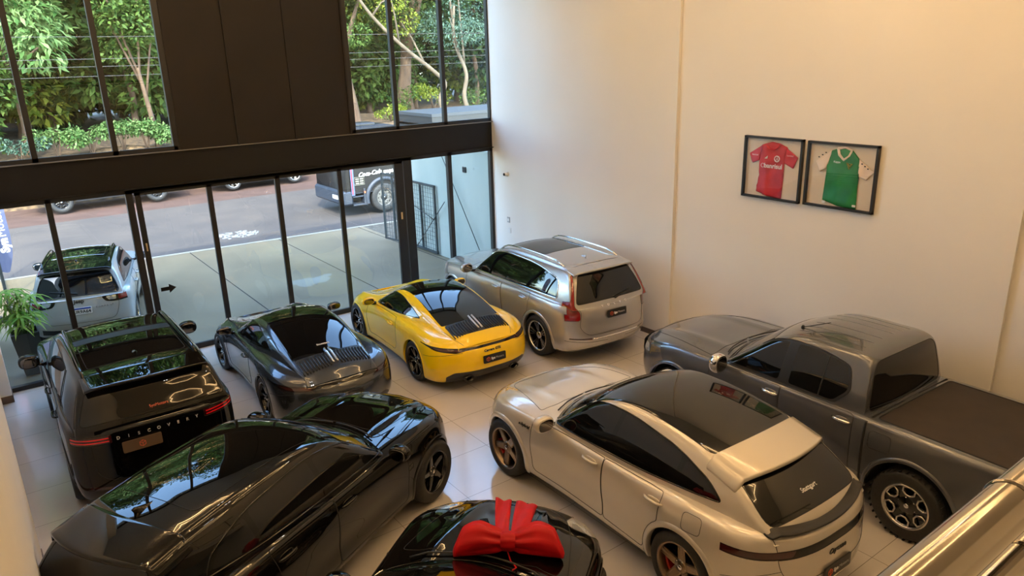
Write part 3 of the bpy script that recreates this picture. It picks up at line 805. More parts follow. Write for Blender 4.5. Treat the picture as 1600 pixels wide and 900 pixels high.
def panel(s, part, a, b, k=.93, by='x', rnd=.06, mat=None, trim=None, tr=.004, plane=None, k2=None, over=(0,), cond=None):
    """panel of the greenhouse between two stations (centre-line x, or z at the tail)"""
    st = s.st
    def idx(v):
        if by == 'x': return min(range(len(st)), key=lambda i: abs(st[i][0]-v))
        half = [i for i in range(len(st)) if st[i][0] < s.xmid]
        return min(half, key=lambda i: abs(st[i][1]-v))
    i0, i1 = idx(a), idx(b)
    if i0 > i1: i0, i1 = i1, i0
    k2 = k if k2 is None else k2
    plane = plane or ('xy' if by == 'x' else 'yz'); out = []
    def pt(i, t):
        x, z, bend, ye, dz, xe = st[i]
        return (x+bend*t*t, ye*t) if plane == 'xy' else (ye*t, z-dz*t*t)
    def kk(i): return k+(k2-k)*(i-i0)/max(1, i1-i0)
    A = [pt(i0, t) for t in np.linspace(0, kk(i0), 9)]; B = [pt(i1, t) for t in np.linspace(kk(i1), 0, 9)]
    n = max(2, (i1-i0)//5); S = [pt(i, kk(i)) for i in np.linspace(i0, i1, n+1).astype(int)[1:-1]]
    cen = (lambda p: (p[0], -.2)) if plane == 'xy' else (lambda p: (-.2, p[1]))
    def rc(p, q, r_):  # round a corner
        return r_
    # rounded corners
    def corner(c, u, v):
        c = Vector(c); u = Vector(u)-c; v = Vector(v)-c; d = min(rnd, u.length*.8, v.length*.8); A_ = c+u.normalized()*d; B_ = c+v.normalized()*d
        return [tuple(A_*(1-t)**2+c*2*t*(1-t)+B_*t*t) for t in (0, .25, .5, .75, 1)]
    near = lambda p, c: (p[0]-c[0])**2+(p[1]-c[1])**2 < (rnd*1.0)**2
    sn = S[0] if S else B[0]; sl = S[-1] if S else A[-1]
    a2 = [p for p in A if not near(p, A[-1])] or [A[0]]; b2 = [p for p in B if not near(p, B[0])] or [B[-1]]
    S = [p for p in S if not near(p, A[-1]) and not near(p, B[0])]
    poly = [cen(A[0])]+a2+corner(A[-1], a2[-1], (S or b2)[0])+S+corner(B[0], (S or a2)[-1], b2[0])+b2+[cen(B[-1])]
    cd = cond or ((lambda c, n: n.z > .1 and n.y < .75) if plane == 'xy' else (lambda c, n: n.x < -.1 and c.x < -.5))
    s.cut(part, poly, plane, 1, cd, over=over, mat=mat, pair=False, trim=trim, tr=tr); return poly
Car.panel = panel
# ------------------------------------------------------------------ rear-engined sports coupes
mat_louvre = mat('louvre', (.02, .02, .021), .25, .3)
def sports_coupe(name, label, loc, heading, body, black_roof=True, plate_kind='syn', badge='Carrera GTS', rim=None, glass_text=None, chrome_brake=True):
    c = Car(name, label, 'car', loc, heading, body, 'cars parked inside the showroom')
    bump = lambda x, xc, w: np.exp(-((x-xc)/w)**4)
    def deck(x, y):
        ay = np.abs(y)
        d = .050*np.exp(-((ay-.66)/.15)**2)*bump(x, 1.42, .62)          # front wings stand proud of the bonnet
        d = d+.018*np.exp(-((ay-.40)/.05)**2)*bump(x, 1.35, .45)
        d = d+.020*np.exp(-((ay-.74)/.12)**2)*bump(x, -1.35, .75)
        return d
    def side(x, z, f):
        d = -.030*np.exp(-((x-.05)/.62)**4)*np.exp(-((f-.34)/.28)**2)      # waisted doors
        d = d+.022*bump(x, -1.25, .62)*np.clip(1-f*.9, 0, 1)+.012*bump(x, 1.22, .5)*np.clip(1-f*.9, 0, 1)
        return d
    c.lower(W=[(-2.31, .83), (-2.0, .895), (-1.5, .925), (-1.1, .922), (-.6, .895), (0, .872), (.6, .868), (1.2, .888), (1.7, .872), (2.05, .83), (2.25, .78)],
            rim=[(-2.31, .775), (-2.1, .835), (-1.8, .875), (-1.3, .905), (-.7, .895), (0, .885), (.6, .885), (1.1, .865), (1.5, .80), (1.85, .69), (2.2, .56)],
            zb=[(-2.31, .24), (-1.8, .15), (1.8, .13), (2.2, .19)],
            rings=[(0, -2.14, 2.08, .07), (.05, -2.20, 2.12, .045), (.16, -2.27, 2.17, .02), (.34, -2.305, 2.20, .004), (.55, -2.30, 2.19, 0), (.74, -2.275, 2.14, .004), (.88, -2.225, 2.06, .022), (.96, -2.165, 1.97, .055), (1.0, -2.10, 1.90, .095)],
            cz=[(-2.31, .80), (-2.0, .87), (-1.6, .905), (-1, .93), (0, .93), (.8, .90), (1.1, .835), (1.5, .755), (1.8, .675), (2.2, .55)], p=3.2, Lr=.62, nr=2.5, Lf=.95, nf=2.1, side=side, deck=deck)
    c.green(prof=[(1.05, .82, -.36), (.95, .875, -.36), (.62, 1.045, -.28), (.25, 1.205, -.16), (-.02, 1.275, -.06), (-.32, 1.298, 0), (-.70, 1.270, .02), (-1.10, 1.185, .04), (-1.50, 1.070, .05), (-1.85, .960, .06), (-2.06, .885, .06), (-2.2, .80, .06)],
            wb=[(1.05, .70), (.5, .755), (0, .775), (-.5, .765), (-1.0, .715), (-1.5, .645), (-2.0, .575), (-2.3, .53)], tum=[(1, .25), (0, .255), (-.8, .24), (-1.5, .22), (-2.2, .2)], zmax=1.285,
            crown=[(1, .02), (.4, .045), (0, .055), (-1.0, .06), (-1.6, .05), (-2.1, .03)], q=1.5, fil=.075, zbase=[(-2.3, .70), (-1.6, .80), (-.8, .85), (.4, .85), (1.1, .78)], cp=2.3)
    c.ready()
    T = MT['tint']
    win = poly_round([(.60, .905, .03), (-.20, .925, .2), (-1.05, 1.0, .035), (-.72, 1.118, .25), (-.28, 1.205, .3), (.08, 1.195, .25), (.36, 1.095, .3)], .1, 5)
    c.cut('window_frame', win, 'xz', 1, lambda q, n: n.y > .42, mat=MT['gloss_black'], trim=MT['gloss_black'], tr=.006)
    c.cut('side_window', poly_round([(.54, .925, .03), (-.34, .938, .03), (-.40, 1.165, .03), (-.26, 1.193, .3), (.07, 1.183, .25), (.34, 1.08, .3)], .06), 'xz', 1, lambda q, n: n.y > .42, ('window_frame',), T)
    c.cut('quarter_window', poly_round([(-.38, .942, .02), (-1.0, 1.005, .035), (-.70, 1.105, .2), (-.44, 1.155, .03)], .05), 'xz', 1, lambda q, n: n.y > .42, ('window_frame',), T)
    c.panel('windscreen', .93, .14, .89, mat=T, rnd=.08)
    c.panel('roof_panel', .12, -.545, .88, mat=T if black_roof else body, rnd=.06)
    c.panel('rear_window', -.56, -1.635, .885, mat=T, rnd=.05, k2=.93)
    c.panel('engine_grille', -1.64, -1.97, .90, mat=MT['plastic'], rnd=.08, k2=.86)
    c.arch(-1.225, .345, .375, lip=None, lipw=.03, out=.004); c.arch(1.225, .335, .365, lipw=.03, out=.004)
    c.cut('diffuser', poly_round([(-.2, .10), (.70, .10), (.76, .30, .03), (.66, .385, .04), (-.2, .40)], .03), 'yz', 0, mat=MT['plastic'], pair=False)
    c.cut('light_bar', poly_round([(-.2, .735), (.45, .725), (.60, .700, .04), (.86, .735, .03), (.93, .80, .03), (.5, .765), (-.2, .765)], .015), 'yz', 0, lambda q, n: n.x < -.02 and q.x < -1.5, mat=MT['gloss_black'], pair=False)
    c.cut('tail_light', poly_round([(.50, .715), (.80, .74), (.86, .775), (.5, .752)], .012), 'yz', 0, lambda q, n: n.x < -.02 and q.x < -1.5, ('light_bar',), MT['dark_lens'], pair=True)
    hl = [(1.70+.155*cos(a), .635+.105*sin(a)) for a in np.linspace(0, 2*pi, 24, endpoint=False)]
    c.cut('headlight', hl, 'xy', 0, lambda q, n: n.z > .05, mat=MT['clear_lens'], pair=True, trim=MT['gap'])
    c.cut('door', poly_round([(.72, .27, .06), (.80, .60, .1), (.70, .86), (.60, .875), (-.45, .882), (-.52, .70, .2), (-.46, .40, .12), (-.36, .27, .06)], .05), 'xz', 0, lambda q, n: n.y > .35, trim=MT['gap'], mat=body)
    c.cut('bonnet', poly_round([(1.86, -.2), (1.86, .28, .15), (1.55, .44, .2), (1.05, .60, .05), (1.02, -.2)], .05), 'xy', 0, lambda q, n: n.z > .3, trim=MT['gap'], mat=body, pair=False)
    for (a, b) in ((-.9, -.2), (.2, .9)): pass
    c.line('side', [(1.95, .30), (1.75, .42), (1.62, .55)])
    c.line('side', [(-1.62, .60), (-1.95, .66), (-2.18, .70)])
    c.line('top', [(-1.64, .585), (-2.0, .52), (-2.13, .45)], .003)
    # grille louvres and brake light on the tail
    m = MB(); xs0, xs1 = -1.665, -1.955
    for k in range(10):
        y = .085+.047*k
        if y > .53: continue
        for sg in (1, -1):
            pts = []
            for u in np.linspace(0, 1, 5):
                h, n = c.hit('top', xs0+(xs1-xs0)*u-.02*(y/.5), y); pts.append((h.x, sg*h.y, h.z+.006))
            m.tube(pts, .0095, 6, 0, flat=1.4)
    c.extra['engine_grille'] = m; c.extra_mat = mat_louvre
    c.finish()
    for y in (-.033, .033):
        m = MB(); pts = []
        for u in np.linspace(0, 1, 5):
            h, n = c.hit('top', -1.58-.34*u, abs(y)); pts.append((h.x, y, h.z+.012))
        m.tube(pts, .016, 6, 0, flat=1.2)
        c.add('brake_light', m, [MT['clear_lens'] if chrome_brake else MT['letter']])
    add_wheels(c, wheel_meshes('sport', .350, .265, .29, 'twin', rim or MT['black_rim']), (-1.225, 1.225), (.775, .755), (.350, .350), spin=.3)
    add_mirrors(c, .42, .965, .985, cap=body, size=(.15, .24, .14), base=(.50, .80, .90))
    add_handle(c, -.30, .755, L=.19)
    plate(c, -2.325, .555, .42, .13, .06, plate_kind)
    if badge: surf_text(c, 'rear', 0, .675, badge, .058, MT['black_text'], bold=.002, shear=.25, name='badge')
    for sg in (1, -1):
        m = MB(); rows = []
        for (rx, dx) in ((.066, -2.15), (.066, -2.245), (.054, -2.245), (.05, -2.12)):
            rows.append([(dx, sg*.43+rx*1.25*cos(a), .265+rx*.72*sin(a)) for a in np.linspace(0, 2*pi, 20, endpoint=False)])
        m.grid(rows, 0, True, True)
        c.add('exhaust_tip', m, [MT['gloss_black']])
    if glass_text:
        h, n = c.hit('top', -1.42, 0)
        surf_text(c, 'top', -1.45, 0.0, glass_text, .055, MT['white_text'], updir=(1, 0, .5), name='window_sticker', depth=.0005, bold=.001)
    c.floor_pan(-1.9, 1.7, .60, .14)
    c.root.scale = (.985, .984, .985)
    return c
PAINT_Y = paint('yellow_paint', srgb(255, 212, 0), 0, .4); PAINT_G = paint('grey_paint', srgb(66, 72, 80), .6, .25)
sports_coupe('sports_car', 'yellow rear-engined sports coupe with black glass roof and slatted black grille above its tail', (-3.521, -2.75), R(87.3), PAINT_Y, True, 'syn', 'Carrera GTS', chrome_brake=False)
sports_coupe('sports_car', 'dark grey rear-engined sports coupe between the black boxy SUV and the yellow coupe', (-5.985, -2.52), R(89.3), PAINT_G, True, 'none', None, glass_text='Stuttgart')
# ------------------------------------------------------------------ sport utility cars
def suv_base(name, label, cat, loc, heading, body, P, group='cars parked inside the showroom'):
    c = Car(name, label, cat, loc, heading, body, group)
    c.lower(W=P['W'], rim=P['rim'], zb=P['zb'], rings=P['rings'], cz=P['cz'], p=P.get('p', 3), Lr=P.get('Lr', .5), nr=P.get('nr', 2.8), Lf=P.get('Lf', .7), nf=P.get('nf', 2.4), side=P.get('side'), deck=P.get('deck'))
    c.green(prof=P['prof'], wb=P['wb'], tum=P['tum'], zmax=P['zmax'], crown=P['crown'], q=P.get('q', 1.4), fil=P.get('fil', .06), base=P.get('base', -.05), zbase=P.get('zbase'), cp=P.get('cp', 2.2))
    return c.ready()
def doors(c, body, cuts, z0, ztop=None, rear_arch=None):
    """cuts: x of front edge, B pillar, rear edge of the rear door"""
    xf, xb, xr = cuts
    rim = lambda x: float(c.rim(x))-.012
    fr = [(xf, z0, .08), (xf+.03, (z0+rim(xf))/2, .3), (xf-.02, rim(xf), .02), ((xf+xb)/2, rim((xf+xb)/2), .2), (xb+.004, rim(xb), .02), (xb+.004, z0, .06)]
    c.cut('door', poly_round(fr, .05), 'xz', 0, lambda q, n: n.y > .35, mat=body, trim=MT['gap'], tr=.004)
    ra = rear_arch
    if ra:
        xw, zw, rr = ra; arc = [(xw+rr*cos(a), zw+rr*sin(a)) for a in np.linspace(R(12), R(75), 7)]
        re = [(xb-.004, z0, .04), (xb-.004, rim(xb), .02), (xr, rim(xr), .04)]
        lo = [(arc[0][0]+.02, z0, .05)]
        re = re + [p for p in arc[::-1] if p[0] > xr+.02] + lo
    else: re = [(xb-.004, z0, .04), (xb-.004, rim(xb), .02), (xr, rim(xr), .04), (xr, z0, .04)]
    c.cut('door#2', poly_round(re, .03), 'xz', 0, lambda q, n: n.y > .35, mat=body, trim=MT['gap'], tr=.004)
def rails(c, y, xs, mat, r=.02, h=.05, name='roof_rail'):
    for sg in (1, -1):
        m = MB(); pts = []; n = 16
        for i in range(n+1):
            x = xs[0]+(xs[1]-xs[0])*i/n; hh, _ = c.hit('top', x, y); u = i/n
            pts.append((x, sg*y, hh.z-.004+h*min(1, min(u, 1-u)*9)**.7))
        m.tube(pts, r, 8, 0, flat=.75); c.add(name, m, [mat])
def spoiler(c, x0, x1, yw, drop=0.0, th=.035, name='roof_spoiler', mat=None, lift=.01, bow=.10, side=.06):
    rows = []; n = 10
    for i in range(n+1):
        u = i/n; r = []
        for j in range(17):
            v = -1+2*j/16; x = x0+(x1-x0)*u+bow*u*v*v+.06*v*v*(1-u); y = yw*(1-side*u*0)*v
            h, _ = c.hit('top', x0+.06*v*v, y); z = h.z+lift-drop*u-.0*u
            r.append((x, y, z-.012*u*abs(v)**4))
        rows.append(r)
    return slab(rows, th, name, [mat or c.body, MT['plastic']], c.root)

# --- silver three-row wagon by the right wall
PAINT_S = paint('silver_paint', srgb(186, 184, 182), .6, .25)
def silver_suv(loc, heading):
    B = lambda x, xc, w: np.exp(-((x-xc)/w)**4)
    P = dict(W=[(-2.56, .86), (-2.2, .93), (-1.5, .962), (-.8, .955), (.5, .952), (1.5, .962), (2.0, .93), (2.4, .84)],
        rim=[(-2.56, 1.06), (-2.2, 1.13), (-1.5, 1.135), (0, 1.09), (.9, 1.07), (1.5, 1.05), (2.1, .985), (2.4, .90)],
        zb=[(-2.56, .34), (-2.0, .24), (2.0, .22), (2.4, .28)],
        rings=[(0, -2.44, 2.26, .075), (.05, -2.51, 2.31, .05), (.16, -2.55, 2.36, .018), (.33, -2.56, 2.385, .002), (.55, -2.535, 2.385, .0), (.78, -2.515, 2.36, .004), (.92, -2.49, 2.33, .018), (.975, -2.465, 2.29, .04), (1, -2.43, 2.22, .075)],
        cz=[(-2.56, 1.08), (-1, 1.1), (.9, 1.13), (1.5, 1.11), (2.05, 1.03), (2.4, .91)], p=3.2, Lr=.55, nr=3.0, Lf=.75, nf=2.7,
        side=lambda x, z, f: -.022*np.exp(-((x-.1)/1.0)**4)*np.exp(-((f-.30)/.2)**2)+.010*np.exp(-((f-.80)/.07)**2),
        deck=lambda x, y: .016*np.exp(-((np.abs(y)-.50)/.10)**2)*B(x, 1.6, .7),
        prof=[(1.12, 1.02, -.26), (1.0, 1.10, -.26), (.60, 1.38, -.18), (.22, 1.61, -.10), (-.15, 1.705, -.04), (-.8, 1.735, 0), (-1.5, 1.725, 0), (-2.02, 1.685, .03), (-2.17, 1.63, .06), (-2.27, 1.50, .08), (-2.38, 1.28, .09), (-2.46, 1.10, .10), (-2.48, 1.0, .1)],
        wb=[(1.1, .84), (.6, .885), (0, .90), (-1.5, .895), (-2.1, .865), (-2.5, .83)], tum=[(1, .22), (0, .235), (-2.4, .215)], zmax=1.70, crown=[(1, .02), (.3, .04), (-1, .045), (-2.1, .03), (-2.5, .02)], fil=.07)
    c = suv_base('sport_utility_vehicle', 'silver SUV with roof rails and tall red tail lights beside the white wall', 'car', loc, heading, PAINT_S, P)
    T = MT['tint']; ny = lambda q, n: n.y > .42 and q.x > -2.25
    dlo = poly_round([(.98, 1.115, .04), (-1.0, 1.165, .3), (-1.98, 1.185, .06), (-1.90, 1.50, .12), (-1.2, 1.615, .3), (-.2, 1.625, .3), (.16, 1.565, .25)], .1, 5)
    c.cut('window_trim', dlo, 'xz', 1, ny, mat=MT['gloss_black'], trim=MT['chrome'], tr=.012)
    c.cut('side_window', poly_round([(.88, 1.135, .03), (-.30, 1.165), (-.30, 1.585), (-.18, 1.60, .3), (.16, 1.54, .2)], .04), 'xz', 1, ny, ('window_trim',), T)
    c.cut('side_window#2', poly_round([(-.36, 1.165), (-1.20, 1.185), (-1.20, 1.59), (-.36, 1.60)], .03), 'xz', 1, ny, ('window_trim',), T)
    c.cut('quarter_window', poly_round([(-1.26, 1.19), (-1.93, 1.205, .05), (-1.86, 1.48, .1), (-1.26, 1.58)], .04), 'xz', 1, ny, ('window_trim',), T)
    c.panel('windscreen', .98, .24, .90, mat=T, rnd=.08, trim=MT['gloss_black'])
    c.panel('sunroof', .05, -1.10, .70, mat=T, rnd=.05, trim=MT['gap'], tr=.004)
    c.panel('rear_window', 1.615, 1.16, .80, by='z', mat=T, rnd=.08, k2=.90, trim=MT['gap'])
    lam = poly_round([(.635, 1.64, .01), (.665, 1.64, .01), (.83, 1.17, .12), (.98, 1.10, .02), (.98, .855, .03), (.70, .865, .04), (.69, 1.02, .08), (.79, 1.10, .1)], .03)
    c.cut('tail_light', lam, 'yz', (0, 1), lambda q, n: q.x < -2.12-(.12 if q.z < 1.1 else 0) and n.x < .2, mat=MT['red_lens'], pair=True, trim=MT['gap'])
    c.arch(-1.492, .37, .425, lip=PAINT_S, lipw=.06, out=.012); c.arch(1.492, .37, .42, lip=PAINT_S, lipw=.06, out=.012)
    doors(c, PAINT_S, (.92, -.335, -1.28), .33, rear_arch=(-1.492, .37, .49))
    c.cut('tailgate', poly_round([(-.2, .60), (.60, .60, .1), (.72, .74, .1), (.665, 1.02, .1), (.77, 1.10, .05), (.70, 1.2), (-.2, 1.2)], .03), 'yz', 0, mat=PAINT_S, pair=False, trim=MT['gap'])
    c.cut('bumper_reflector', poly_round([(.52, .515), (.86, .535), (.86, .555), (.52, .545)], .008), 'yz', 0, mat=MT['dark_lens'], pair=True)
    c.cut('bonnet', poly_round([(2.16, -.2), (2.16, .55, .2), (1.6, .72, .3), (1.0, .80, .05), (1.05, -.2)], .05), 'xy', 0, lambda q, n: n.z > .3, mat=PAINT_S, pair=False, trim=MT['gap'])
    c.cut('headlight', poly_round([(1.95, .86), (2.32, .80), (2.32, .93), (2.0, .965)], .03), 'xz', 0, lambda q, n: n.y > -.1 and q.y > .5, mat=MT['clear_lens'], trim=MT['gap'])
    c.line('top', [(-1.985, .0), (-1.975, .60)], .004)
    c.line('rear', [(.2, .455), (.55, .47), (.9, .50)], .004)
    c.line('side', [(-1.60, .78), (-1.60, .78)], .001)
    c.finish()
    h = c.hit('top', -1.55, 0)
    fin(c, -1.62, L=.16, H=.045)
    rails(c, .60, (.12, -1.86), MT['chrome'], .022, .055)
    spoiler(c, -2.02, -2.30, .66, drop=.035, th=.03, bow=.10)
    add_wheels(c, wheel_meshes('suv22', .378, .275, .275, 'multi', MT['black_rim'], MT['silver_rim']), (-1.492, 1.492), .825, .378)
    add_mirrors(c, .70, 1.075, 1.17, cap=PAINT_S, size=(.20, .25, .19))
    add_handle(c, -.18, .985, PAINT_S, .24); add_handle(c, -1.08, 1.005, PAINT_S, .24)
    plate(c, -2.545, .915, .42, .13, .08, 'syn')
    for i, ch in enumerate('VOLVO'): surf_text(c, 'rear', .26-.13*i, 1.055, ch, .055, MT['letter'], name='badge_letter', bold=.001)
    m = MB()
    pts = [tuple(c.hit('rear', y, .525)[0]+Vector((-.002, 0, 0))) for y in np.linspace(-.5, .5, 13)]
    m.tube(pts, .012, 6); c.add('bumper_trim', m, [MT['chrome']])
    m = MB(); hh = c.hit('rear', -.0, 1.20)[0]
    m.tube([(-2.47, -.02, 1.155), (-2.455, -.2, 1.20), (-2.42, -.42, 1.235)], [.022, .012, .007], 6); c.add('rear_wiper', m, [MT['plastic']])
    c.floor_pan(-2.2, 2.1, .68, .24)
    return c
silver_suv((-1.254, -2.961), R(87.1)).root.scale = (.994, .984, .988)
# --- black seven-seat SUV at the left wall
PAINT_K = paint('black_paint', (.002, .002, .0022), 0, .3, spec=0); PAINT_K2 = paint('black_paint_metallic', (.003, .0028, .0026), 0, .3, spec=0)
def black_suv(loc, heading):
    P = dict(W=[(-2.60, .90), (-2.2, .97), (-1.5, .995), (0, .985), (1.5, .995), (1.95, .97), (2.35, .86)],
        rim=[(-2.60, 1.29), (-2.0, 1.26), (-1.2, 1.20), (-.3, 1.15), (.9, 1.13), (1.5, 1.13), (2.1, 1.07), (2.35, 1.0)],
        zb=[(-2.60, .40), (-2.0, .28), (2.0, .28), (2.35, .34)],
        rings=[(0, -2.46, 2.24, .08), (.05, -2.55, 2.29, .05), (.16, -2.595, 2.33, .02), (.33, -2.60, 2.35, .004), (.50, -2.57, 2.345, .0), (.75, -2.555, 2.33, .002), (.92, -2.545, 2.30, .012), (.975, -2.53, 2.27, .028), (1, -2.50, 2.21, .055)],
        cz=[(-2.60, 1.30), (-2, 1.26), (-1, 1.2), (0, 1.15), (.9, 1.18), (1.5, 1.19), (2.05, 1.13), (2.35, 1.01)], p=3.4, Lr=.50, nr=3.0, Lf=.70, nf=2.8,
        side=lambda x, z, f: -.022*np.exp(-((x-.1)/1.1)**4)*np.exp(-((f-.28)/.2)**2),
        deck=lambda x, y: .014*np.exp(-((np.abs(y)-.60)/.09)**2)*np.exp(-((x-1.6)/.7)**4),
        prof=[(1.12, 1.08, -.22), (1.0, 1.17, -.22), (.62, 1.47, -.15), (.30, 1.70, -.09), (0, 1.79, -.03), (-.6, 1.83, 0), (-1.4, 1.845, 0), (-2.05, 1.825, .02), (-2.20, 1.78, .05), (-2.31, 1.66, .06), (-2.41, 1.48, .07), (-2.50, 1.32, .08), (-2.52, 1.18, .08)],
        wb=[(1.1, .88), (.6, .92), (0, .935), (-1.5, .93), (-2.1, .91), (-2.55, .87)], tum=[(1, .20), (0, .215), (-2.4, .20)], zmax=1.82, crown=[(1, .02), (.3, .035), (-1, .035), (-2.1, .03), (-2.5, .02)], fil=.07, q=1.3)
    c = suv_base('sport_utility_vehicle', 'black boxy SUV with its tailgate to the room, nearest the left wall', 'car', loc, heading, PAINT_K, P)
    T = MT['tint']; ny = lambda q, n: n.y > .42 and q.x > -2.30
    c.cut('window_trim', poly_round([(.98, 1.165, .04), (-1.22, 1.23, .05), (-1.28, 1.70, .08), (-.2, 1.715, .3), (.24, 1.66, .25)], .1, 5), 'xz', 1, ny, mat=MT['gloss_black'], trim=MT['gap'], tr=.006)
    c.cut('side_window', poly_round([(.88, 1.19, .03), (-.30, 1.205), (-.30, 1.685), (-.1, 1.685, .3), (.22, 1.63, .2)], .04), 'xz', 1, ny, ('window_trim',), T)
    c.cut('side_window#2', poly_round([(-.36, 1.205), (-1.16, 1.25), (-1.21, 1.67), (-.36, 1.685)], .03), 'xz', 1, ny, ('window_trim',), T)
    c.panel('windscreen', .98, .34, .90, mat=T, rnd=.08, trim=MT['gloss_black'])
    c.panel('sunroof', .22, -.62, .80, mat=T, rnd=.04, trim=MT['gap'], tr=.004)
    c.panel('roof_crossbar', -.63, -.86, .83, mat=MT['plastic'], rnd=.03, trim=MT['gap'], tr=.004)
    c.panel('rear_sunroof', -.87, -1.86, .80, mat=T, rnd=.08, trim=MT['gap'], tr=.004)
    c.panel('rear_window', 1.72, 1.36, .90, by='z', mat=T, rnd=.08, k2=.97, trim=MT['gap'])
    lam = poly_round([(.53, 1.225), (1.0, 1.205), (1.0, 1.105), (.53, 1.125)], .02)
    lc = lambda q, n: q.x < -2.30 and n.x < .2 and (n.x < -.1 or q.x < -2.25)
    c.cut('tail_light', lam, 'yz', 0, lambda q, n: q.x < -2.25 and n.x < .25, mat=MT['dark_lens'], pair=True, trim=MT['gap'])
    for z0, z1, k in ((1.195, 1.178, ''), (1.158, 1.141, '#2')):
        c.cut('lamp_strip'+k, [(.56, z0), (.985, z0-.012), (.985, z1-.012), (.56, z1)], 'yz', 0, lambda q, n: q.x < -2.25 and n.x < .25, ('tail_light',), MT['red_strip'], pair=True)
    c.arch(-1.4615, .385, .425, lip=PAINT_K, lipw=.06, out=.010); c.arch(1.4615, .385, .42, lip=PAINT_K, lipw=.06, out=.010)
    doors(c, PAINT_K, (.92, -.33, -1.22), .36, rear_arch=(-1.4615, .385, .49))
    c.cut('tailgate', poly_round([(-.2, .66), (.62, .66, .08), (.74, .76, .1), (.76, 1.4), (-.2, 1.4)], .03), 'yz', 0, mat=PAINT_K, pair=False, over=(0,), trim=MT['gap'])
    c.cut('bumper_reflector', poly_round([(.60, .545), (.85, .555), (.85, .59), (.60, .58)], .012), 'yz', 0, mat=MT['dark_lens'], pair=True)
    c.cut('side_vent', poly_round([(-1.98, .74), (-2.10, .80), (-2.12, .66), (-2.03, .56)], .03), 'xz', 0, lambda q, n: n.y > .1, mat=MT['plastic'], trim=MT['gloss_black'], tr=.008)
    c.cut('bonnet', poly_round([(2.12, -.2), (2.12, .60, .2), (1.6, .78, .3), (1.0, .85, .05), (1.05, -.2)], .05), 'xy', 0, lambda q, n: n.z > .3, mat=PAINT_K, pair=False, trim=MT['gap'])
    c.line('side', [(-1.30, 1.23), (-1.36, 1.45), (-1.34, 1.70)], .005); c.line('side', [(-2.16, 1.68), (-2.28, 1.40), (-2.33, 1.33)], .004)
    c.line('rear', [(-.2, .50), (.2, .50), (.9, .53)], .004, mirror=True)
    c.finish()
    rails(c, .655, (.16, -2.02), PAINT_K, .02, .045)
    spoiler(c, -2.06, -2.44, .70, drop=.03, th=.035, bow=.08, mat=PAINT_K)
    fin(c, -1.60, L=.15, H=.05)
    add_wheels(c, wheel_meshes('suv21', .39, .275, .275, 'alloy', MT['black_rim']), (-1.4615, 1.4615), .855, .39)
    add_mirrors(c, .66, 1.13, 1.22, cap=MT['gloss_black'], size=(.19, .28, .21))
    add_handle(c, -.16, 1.03, MT['gloss_black'], .24); add_handle(c, -1.06, 1.04, MT['gloss_black'], .24)
    plate(c, -2.575, 1.045, .44, .14, .03, 'logo', mats=MT['brown_base']).location.y = .22
    for i, ch in enumerate('DISCOVERY'): surf_text(c, 'rear', .46-.112*i, 1.165, ch, .052, MT['grey_text'], name='badge_letter', bold=.001)
    m = MB(); h, n = c.hit('rear', .60, 1.09)
    m.box((h.x-.004, -.50, 1.08), (.006, .13, .05)); c.add('badge', m, [MT['orange_logo']])
    h, n = c.hit('rear', 0, 1.42)
    surf_text(c, 'rear', -.05, 1.42, 'SynMotors', .05, MT['orange_logo'], name='window_sticker', depth=.0005)
    c.floor_pan(-2.3, 2.1, .70, .28)
    return c
black_suv((-8.543, -2.767), R(89.4)).root.scale = (.994, .945, .962)

